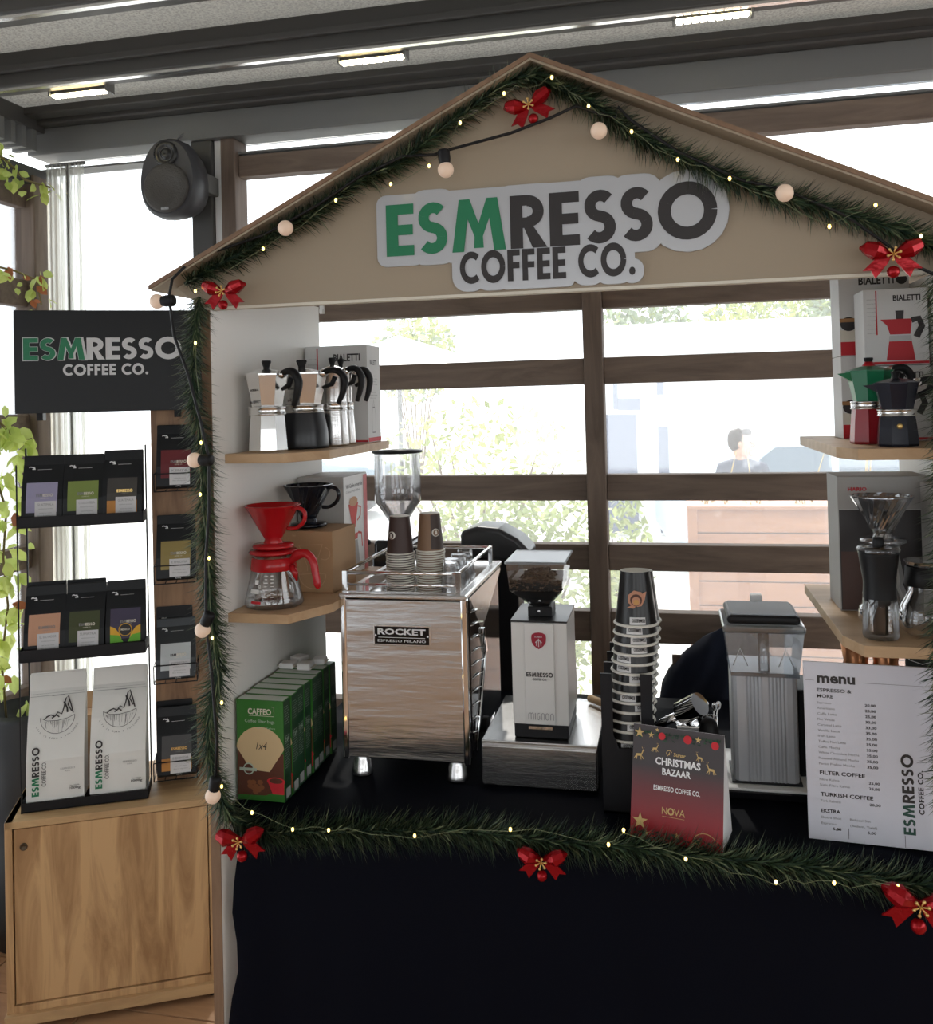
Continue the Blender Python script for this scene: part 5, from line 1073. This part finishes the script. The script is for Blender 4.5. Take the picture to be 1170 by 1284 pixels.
for j in range(rows+1):
    for i in range(n+1): x, y_, z = vs[j*(n+1)+i]; vs.append((x, .055-min(0, y_)*.5 if j < rows else y_+.002, z))
for s_ in (0, m0):
    for j in range(rows):
        for i in range(n): q = s_+j*(n+1)+i; fs.append((q, q+1, q+n+2, q+n+1))
for j in range(rows):
    for i in (0, n): q = j*(n+1)+i; fs.append((q, q+n+1, m0+q+n+1, m0+q))
for i in range(n): q = rows*(n+1)+i; fs.append((q, q+1, m0+q+1, m0+q))
b.add(vs, fs, 0, True); o = b.obj('navy_jacket', mat('navy_cloth', (.012, .016, .030), .85, spec=.2, bump=.2, bs=30), loc=(.135, 2.565, .0)); tag(o, 'dark navy jacket draped over the chair beyond the counter', 'jacket')
# right lower shelf
t = thing('dripper_box', 'tall grey box with red brand word, dark lower half, on the stall shelf', 'box', (.335, 1.955, T2))
MB().box(0, .172, 0, .12, 0, .272).obj('carton', mat('warm_grey_card', (.42, .41, .39), .6), t, bevel=.001)
b = MB(); b.rect(.002, .17, .002, .205, -.0006, 0); b.rect(.004, .06, .002, .12, -.0009, 2); b.text('HARIO', (.02, -.0012, .243), X1, Z1, .0075, 1, 'l', .03, .036); b.rect(.002, .17, .205, .2056, -.0008, 3); b.obj('print', [mat('box_photo_dark', (.05, .045, .045), .4), redp, mat('box_photo_brown', (.09, .05, .04), .4), white], t)
t = thing('dripper_box', 'second grey box beside the red lettered one, nearly out of view', 'box', (.487+.0, 1.84, T2)); MB().box(.0, .0265, 0, .10, 0, .262).obj('carton', mat('warm_grey_card', ()), t, bevel=.001); MB().box(-.001, .0268, -.001, .0, .10, .14).obj('black_band', black, t)
def server(loc, label, hm, rz=0, bulb_=False, h=.13):
    t = thing('glass_coffee_server', label, 'coffee server', loc, rz)
    pr = [(1e-4, .001), (.045, .001), (.049, .008), (.047, .03), (.037, .045), (.041, .055), (.033, .075), (.036, .085), (.028, h-.015), (.032, h)] if not bulb_ else [(1e-4, .001), (.030, .001), (.046, .012), (.050, .03), (.044, .055), (.030, .08), (.027, h-.012), (.036, h)]
    MB().lathe(pr, 36).obj('carafe', clearg, t)
    if hm:
        MB().lathe([(.0345, h-.045), (.036, h-.043), (.034, h-.012), (.031, h-.01)], 30).obj('collar', hm, t)
        MB().tube([(.030, 0, h-.02), (.055, 0, h-.008), (.072, 0, h-.03), (.080, 0, h-.07), (.084, 0, h-.10)], [.008, .010, .009, .008, .005], 8, flat=.8).obj('handle', hm, t)
    return t
server((.400, 1.868, T2), 'wavy glass server under the clear dripper', None, 0, False, .150)
dr_ = dripper((.400, 1.868, T2+.151), .092, .056, glassy('cut_crystal', (.78, .80, .84), 1.4, .06), 'clear crystal coffee dripper above the hand grinder', .9, ribs=True)
server((.450, 1.775, T2), 'round glass server with black collar and handle', black, -.75, True, .135)
t = thing('hand_coffee_grinder', 'black waisted hand coffee grinder with clear bottom jar', 'coffee grinder', (.366, 1.748, T2))
MB().lathe([(1e-4, .002), (.029, .001), (.031, .006), (.029, .072)], 32).obj('clear_jar', clearg, t)
MB().lathe([(1e-4, .006), (.012, .006), (.014, .055), (.026, .072), (1e-4, .073)], 24).obj('burr_core', black, t)
MB().lathe([(.029, .068), (.0285, .072), (.027, .10), (.034, .150), (.035, .156), (1e-4, .157)], 32).obj('body', black, t)
MB().lathe([(.036, .155), (.037, .160), (.034, .164), (.01, .166), (1e-4, .166)], 32).obj('rim_lid', clear, t)
MB().lathe([(1e-4, .160), (.009, .160), (.010, .166), (.010, .176), (.008, .180), (1e-4, .180)], 16).obj('top_knob', black, t)
b = MB(); 
for i in range(5): b.text(('2', 'o', '1', '-', '-')[i], (.008, -.0312, .058-.011*i), X1, Z1, .005, 0, 'c', .03)
b.obj('scale_marks', paper, t)
# copper pots and chalk board under the right shelf
cop = mat('hammered_copper', (.62, .27, .13), .28, .9, bump=.8, bs=45)
for i, (x, lb) in enumerate(((.372, 'hammered copper coffee pot under the stall shelf, nearest the opening'), (.430, 'hammered copper coffee pot under the stall shelf, beside the chalkboard'))):
    t = thing('copper_coffee_pot', lb, 'coffee pot', (x, 2.02, TZ+.17)); MB().lathe([(1e-4, 0), (.028, 0), (.031, .02), (.024, .07), (.030, .11), (.028, .11), (.022, .07), (1e-4, .01)], 28).obj('pot_body', cop, t); MB().tube([(0, .028, .1), (.0, .10, .13)], .004).obj('handle', gold, t)
t = thing('wooden_riser', 'wooden riser box lifting the copper pots behind the menu', 'riser', (.33, 1.97, TZ)); MB().box(0, .175, 0, .12, 0, .152).obj('riser_box', oakh, t, bevel=.002); MB().box(-.002, .177, -.002, .122, .152, .168).obj('riser_top', oakh, t, bevel=.002)
t = thing('small_chalkboard', 'small black chalkboard with white writing beside the copper pots', 'chalkboard', (.448, 1.93, TZ)); MB().box(0, .062, 0, .006, .05, .325).obj('slate', mat('slate_black', (.02, .025, .022), .7), t, bevel=.001); MB().box(.02, .04, -.02, .03, 0, .05).obj('foot', slatv, t)
b = MB(); b.ft('EST', .022, .303, .009, -.001, 0, 'c', 0); b.ft('Coffee', .032, .285, .009, -.001, 0, 'c', 0); b.flat(strip([(.006, .318), (.006, .27), (.03, .262), (.056, .27)], .0012), (0, -.001, 0), X1, Z1); b.obj('chalk_writing', paper, t)
# ================================================================= PLANTS AT THE LEFT WINDOWS
lm1 = None
def leafmesh(m_, name='leaf'):
    b = MB(); s_ = [(0, 0), (.35, .32), (.75, .30), (1, 0)]
    b.add([(0, 0, 0), (.3, .3, .05), (.7, .28, .04), (1, 0, -.08), (.7, -.28, .04), (.3, -.3, .05), (.5, 0, 0)], [(0, 6, 1), (1, 6, 2), (2, 6, 3), (3, 6, 4), (4, 6, 5), (5, 6, 0)]); me = b.obj(name, m_); d_ = me.data; bpy.data.objects.remove(me); return d_
LM = [leafmesh(leafm), leafmesh(leafy), leafmesh(leafb)]
def vine(px, X, label, n, spread, size=.05, rust=.05, seed=0, cat='plant'):
    rr = random.Random(seed); pts = [atx(a, c, X) for a, c in px]
    t = thing('climbing_vine', label, cat, pts[0]); o = pts[0]
    MB().tube([p-o for p in pts], [.0035]*len(pts), 6).obj('stem', mat('vine_stem', (.18, .14, .05), .7), t)
    for i in range(n):
        k = rr.random()*(len(pts)-1); j = int(k); p = pts[j].lerp(pts[j+1], k-j)-o+Vector((rr.uniform(-.3, .3)*spread, rr.uniform(-1, 1)*spread, rr.uniform(-1, .7)*spread))
        me = LM[2] if rr.random() < rust else LM[rr.randint(0, 1)]
        l = bpy.data.objects.new('leaf', me); SC.collection.objects.link(l); l.parent = t; l.location = p; q = size*rr.uniform(.6, 1.25); l.scale = (q, q, q); l.rotation_euler = (rr.uniform(-1.3, 1.3), rr.uniform(.1, 1.5), rr.uniform(0, 6.28))
vine([(-20, 180), (12, 205), (30, 225), (62, 235)], -2.0, 'green vine trailing below the ceiling corner beside the plastic curtain', 34, .045, .045, .0, 1)
vine([(-20, 330), (20, 340), (45, 350), (52, 382)], -2.0, 'vine with rusty leaves on the rail above the black sign corner', 26, .045, .04, .3, 2)
vine([(-10, 520), (15, 545), (30, 560), (40, 600)], -1.99, 'yellow green vine spilling out below the black sign', 60, .07, .058, .03, 3)
vine([(-8, 590), (8, 640), (4, 700), (10, 760), (2, 830), (8, 900)], -1.99, 'long yellow green vine hanging behind the pouch rack post', 100, .075, .056, .04, 4)
t = thing('planter_barrel', 'dark rounded planter at the foot of the vine beside the cabinet', 'planter', (-1.95, 2.42, 0)); MB().lathe([(1e-4, 0), (.095, 0), (.12, .1), (.125, .45), (.12, .68), (.105, .70), (.10, .66), (1e-4, .64)], 32).obj('pot', mat('planter_dark', (.03, .032, .035), .5), t); MB().lathe([(1e-4, .645), (.1, .645)], 20).obj('soil', mat('soil', (.05, .03, .02), .9), t)
# ================================================================= OUTDOORS
GZ = -.35
MB().box(-30, 30, WY+.1, 60, GZ-.1, GZ).obj('ground_outside', mat('pale_paving', (.62, .60, .56), .8), kind='structure')
t = thing('white_house', 'white garden house with dark blue shutters beyond the rails', 'house', (.2, 13, GZ))
MB().box(-1.1, 2.2, 0, 3, 0, 3.0).obj('wall', white, t); MB().box(-1.3, 2.5, -.3, 3.2, 2.55, 2.68).obj('eave', white, t)
navy = mat('shutter_blue', (.08, .10, .16), .5)
for (a, c, e_, f_) in ((760, 520, 805, 790), (825, 535, 845, 790)):
    p_, q_ = aty(a, c, 12.97), aty(e_, f_, 12.97); MB().box(p_.x-.2, q_.x-.2, -.05, -.01, max(.05, q_.z-GZ), p_.z-GZ).obj('shutter', navy, t)
for (a, c, e_, f_) in ((768, 470, 775, 513), (775, 500, 803, 514), (823, 468, 832, 495)):
    p_, q_ = aty(a, c, 12.95), aty(e_, f_, 12.95); MB().box(p_.x-.2, q_.x-.2, -.06, -.01, q_.z-GZ, p_.z-GZ).obj('window_frame', navy, t)
def bush(name, label, cat, c, ext, n, ls, ms, seed, trunk=None):
    rr = random.Random(seed); t = thing(name, label, cat, (c[0], c[1], GZ)); b = MB()
    for i in range(n):
        while True:
            v = Vector((rr.uniform(-1, 1), rr.uniform(-1, 1), rr.uniform(-1, 1)))
            if .25 < v.length < 1: break
        p = Vector((v.x*ext[0], v.y*ext[1], c[2]-GZ+v.z*ext[2])); s_ = ls*rr.uniform(.6, 1.3)
        d1 = Vector((rr.uniform(-1, 1), rr.uniform(-1, 1), rr.uniform(-1, 1))).normalized()*s_; d2 = d1.cross(Vector((rr.uniform(-1, 1), rr.uniform(-1, 1), 1))).normalized()*s_*.5
        b.add([p-d1, p+d2, p+d1, p-d2], [(0, 1, 2, 3)], rr.choices(range(len(ms)), [3]+[1]*(len(ms)-1))[0])
    o = b.obj('foliage', ms, t, recalc=False); o['kind'] = 'stuff'
    b = MB(); 
    for k in range(9): a = k*2*PI/9; b.tube([(0, 0, 0), (ext[0]*.35*math.cos(a), ext[1]*.3*math.sin(a), (c[2]-GZ)*.7), (ext[0]*.75*math.cos(a), ext[1]*.6*math.sin(a), c[2]-GZ+ext[2]*.5*math.sin(k*2.3))], [.02, .012, .004], 5)
    b.obj('branch', mat('twig_brown', (.20, .14, .09), .8), t); return t
ol = mat('foliage_olive', (.30, .36, .10), .7); ol2 = mat('foliage_lime', (.48, .52, .18), .7); gb = mat('foliage_grey_green', (.26, .32, .20), .7)
p_ = aty(640, 690, 4.6); bush('leafy_shrub', 'leafy green shrub just outside behind the espresso machine', 'shrub', (p_.x, 4.6, .62), (.62, .35, .62), 3400, .030, [ol, ol2], 1)
p_ = aty(600, 545, 5.2); bush('leafy_shrub', 'tall sparse shrub seen between the upper rails', 'shrub', (p_.x, 5.2, 1.25), (.62, .4, .38), 900, .030, [ol2, ol], 2)
p_ = aty(775, 650, 5.0); bush('leafy_shrub', 'small green shrub right of the middle window post, before the white house', 'shrub', (p_.x+.03, 5.0, .62), (.16, .2, .55), 700, .034, [ol, ol2], 3)
p_ = aty(800, 410, 19); bush('garden_tree', 'pale leafy tree above the white house', 'tree', (p_.x+.1, 19, 3.4), (1.0, 1, 1.5), 1400, .11, [gb, ol], 4)
p_ = aty(940, 415, 20); bush('garden_tree', 'broad autumn tree behind the man', 'tree', (p_.x+.7, 22.5, 3.4), (1.7, 1, 1.4), 1900, .11, [ol2, gb], 5)
p_ = aty(1040, 440, 18); bush('garden_tree', 'grey green tree beside the moka box shelf', 'tree', (p_.x, 18, 2.7), (.55, .6, 1.5), 900, .11, [gb, ol], 6)
p_ = aty(520, 430, 17); bush('garden_tree', 'olive green tree above the steel moka pots box', 'tree', (p_.x, 17, 2.5), (.9, .8, .9), 900, .11, [ol2, gb], 7)
# distant hill of evergreens and cars
t = thing('market_parasol', 'white garden parasol outside between the upper rails', 'parasol', (aty(500, 445, 9).x, 9, GZ))
MB().lathe([(1.05, 2.28), (1.0, 2.32), (.5, 2.50), (.02, 2.66), (1e-4, 2.67)], 8, sm=False).obj('canopy', white, t); MB().cyl(.025, 0, 2.62, 12).obj('pole', mgrey, t); MB().cyl(.25, 0, .06, 20).obj('base', dgrey, t)
t = thing('wooden_planter', 'long orange brown wooden planter outside with dried plants', 'planter', (0, 6, GZ))
xa, xb = aty(862, 650, 6).x, 1.75; hh = 1.225
cedar = mat('cedar_plank', (.40, .19, .10), .65, gcol=(.30, .13, .07), gs=4, stretch=(.6, 4, 4), grain='wood', bump=.1, bs=8)
for i in range(8):
    z0 = hh-.155*(i+1)-.0; MB().box(xa+.04, xb, .0, .03, z0+.005, z0+.152).obj('plank', cedar, t, bevel=.003)
for x in (xa, xb-.05): MB().box(x, x+.06, -.02, .05, 0, hh).obj('post', cedar, t, bevel=.003)
MB().box(xa, xb, -.03, .5, hh, hh+.02).obj('rim', cedar, t); MB().box(xa+.02, xb-.02, .03, .48, .05, hh-.03).obj('liner', slat, t)
b = MB(); rr = random.Random(9)
for i in range(70): x = rr.uniform(xa+.1, xb-.05); y = rr.uniform(.08, .4); hgt = rr.uniform(.03, .10) if i % 9 else rr.uniform(.3, .55); l_x = rr.uniform(-.12, .12)*hgt*3; b.tube([(x, y, hh), (x+l_x*.5, y, hh+hgt*.6), (x+l_x, y, hh+hgt)], [.005, .004, .002], 4)
b.obj('dry_stems', mat('dry_stem', (.45, .33, .12), .8), t)['kind'] = 'stuff'
# car
def car(x, y, label, col, rz):
    t = thing('car', label, 'car', (x, y, GZ), rz); m_ = mat('car_'+label.split()[0], col, .3, coat=.5)
    MB().prism([(-2.0, .35), (2.0, .35), (2.05, .75), (1.9, .9), (1.1, .98), (.45, 1.42), (-.9, 1.45), (-1.6, 1.02), (-2.0, .95)], -.8, .8).obj('car_body', m_, t, bevel=.08, seg=3)
    for s_ in (-.81, .805): MB().prism([(1.0, .98), (.42, 1.36), (-.2, 1.38), (-.2, .98)], s_, s_+.01).obj('side_window', mat('car_glass', (.10, .14, .18), .1), t); MB().prism([(-.28, .98), (-.28, 1.38), (-.85, 1.39), (-1.35, 1.0)], s_, s_+.01).obj('side_window', mat('car_glass', ()), t)
    for wx in (-1.25, 1.3):
        for s_ in (-.8, .62): MB().cyl(.33, 0, .18, 22, M=Matrix.Translation((wx, s_+.18, .33)) @ ry).obj('wheel', black, t)
car(aty(1050, 590, 11).x, 11, 'pale blue parked car outside behind the man', (.45, .55, .64), .1)
car(aty(430, 520, 15).x-1.2, 15, 'dark teal parked car far beyond the steel moka pots', (.14, .20, .24), .05)
# ---- man outside
def skin_fig(name, joints, edges, mt_, parent, sub=2, loc=(0, 0, 0)):
    me = bpy.data.meshes.new(name); me.from_pydata([j[0] for j in joints], edges, []); o = bpy.data.objects.new(name, me); SC.collection.objects.link(o); o.parent = parent; o.location = loc
    sk = o.modifiers.new('s', 'SKIN'); sl_ = me.skin_vertices[0].data if me.skin_vertices else None
    if sl_ is None:
        bpy.context.view_layer.objects.active = o; me.attributes
    for i, j in enumerate(joints):
        r_ = j[1]; me.skin_vertices[0].data[i].radius = (r_, r_) if not isinstance(r_, tuple) else r_
    me.skin_vertices[0].data[0].use_root = True; su_ = o.modifiers.new('u', 'SUBSURF'); su_.levels = sub; su_.render_levels = sub
    me.materials.append(mt_); 
    for p in me.polygons: p.use_smooth = True
    sk.use_smooth_shade = True
    return o
mp = aty(930, 560, 8.3)
t = thing('person', 'man in a dark jacket standing outside past the rails, head turned aside', 'person', (mp.x, 8.3, GZ-.10), 0)
jk = mat('jacket_navy', (.05, .06, .09), .8); skn = mat('skin_tone', (.45, .27, .19), .55); trs = mat('trousers_dark', (.04, .04, .05), .8)
J = [((0, 0, .95), (.15, .11)), ((0, 0, 1.15), (.15, .11)), ((0, 0, 1.34), (.17, .12)), ((0, 0, 1.44), (.13, .09)), ((.01, 0, 1.53), (.065, .06)),
     ((-.17, 0, 1.425), .07), ((-.25, .01, 1.15), .05), ((-.20, -.12, .95), .042), ((.17, 0, 1.425), .07), ((.25, .01, 1.15), .05), ((.18, -.15, .98), .042),
     ((-.09, 0, .88), .09), ((-.10, 0, .50), .065), ((-.10, .02, .10), .05), ((.09, 0, .88), .09), ((.10, 0, .50), .065), ((.10, .02, .10), .05)]
Eg = [(0, 1), (1, 2), (2, 3), (3, 4), (3, 5), (5, 6), (6, 7), (3, 8), (8, 9), (9, 10), (0, 11), (11, 12), (12, 13), (0, 14), (14, 15), (15, 16)]
S_ = .985
skin_fig('figure_body', [((a[0]*S_, a[1]*S_, a[2]*S_), r_) for a, r_ in J], Eg, jk, t)
b = MB(); hz = 1.63
prf = [(1e-4, -.135), (.045, -.125), (.062, -.09), (.075, -.03), (.080, .03), (.072, .08), (.045, .115), (1e-4, .125)]
b.lathe([(r_, z) for r_, z in prf], 24, (.0, 0, hz), ex=1.18, ey=.95); b.tube([(.075, 0, hz+.02), (.112, 0, hz-.022), (.08, 0, hz-.035)], [.008, .014, .010], 8)
b.sph((.082, 0, hz-.10), .022, 10); b.sph((.085, 0, hz-.062), .012, 8, ex=(1, 1.4, .6)); b.sph((.0, -.078, hz-.01), .026, 10, ex=(.7, .35, 1.2)); b.sph((.0, .078, hz-.01), .026, 10, ex=(.7, .35, 1.2)); b.cyl(.05, -.2, -.08, 14, (-.005, 0, hz))
b.obj('head_and_neck', skn, t)
b = MB(); b.lathe([(.05, -.07), (.080, -.03), (.086, .02), (.084, .07), (.06, .115), (1e-4, .138)], 20, (-.028, 0, hz), ex=1.08); b.sph((.028, 0, hz+.092), .062, 12, ex=(1.05, 1.15, .72)); b.obj('hair', mat('hair_dark', (.03, .02, .015), .6), t)
b = MB(); 
for s_ in (-.035, .035): b.sph((.085, s_, hz+.005), .009, 8)
b.obj('eyes', char, t)
for s_ in (-.1, .1): MB().box(s_-.045, s_+.045, -.16, .09, 0, .08).obj('shoe', black, t, bevel=.03)
for s_ in (-1, 1):
    hx, hy, hz_ = s_*.19, -.16, .93; b = MB(); b.sph((hx, hy, hz_), .036, 10, ex=(.6, 1, 1.2))
    for k in range(4): b.tube([(hx+s_*.0, hy-.022+.015*k, hz_-.03), (hx, hy-.03+.015*k, hz_-.07-.006*(k % 3)), (hx-.0*s_, hy-.02+.015*k, hz_-.095)], [.009, .008, .006], 6)
    b.tube([(hx, hy-.025, hz_), (hx-s_*.015, hy-.055, hz_-.03)], [.010, .008], 6); b.obj('hand', skn, t)
t.rotation_euler[2] = -.25
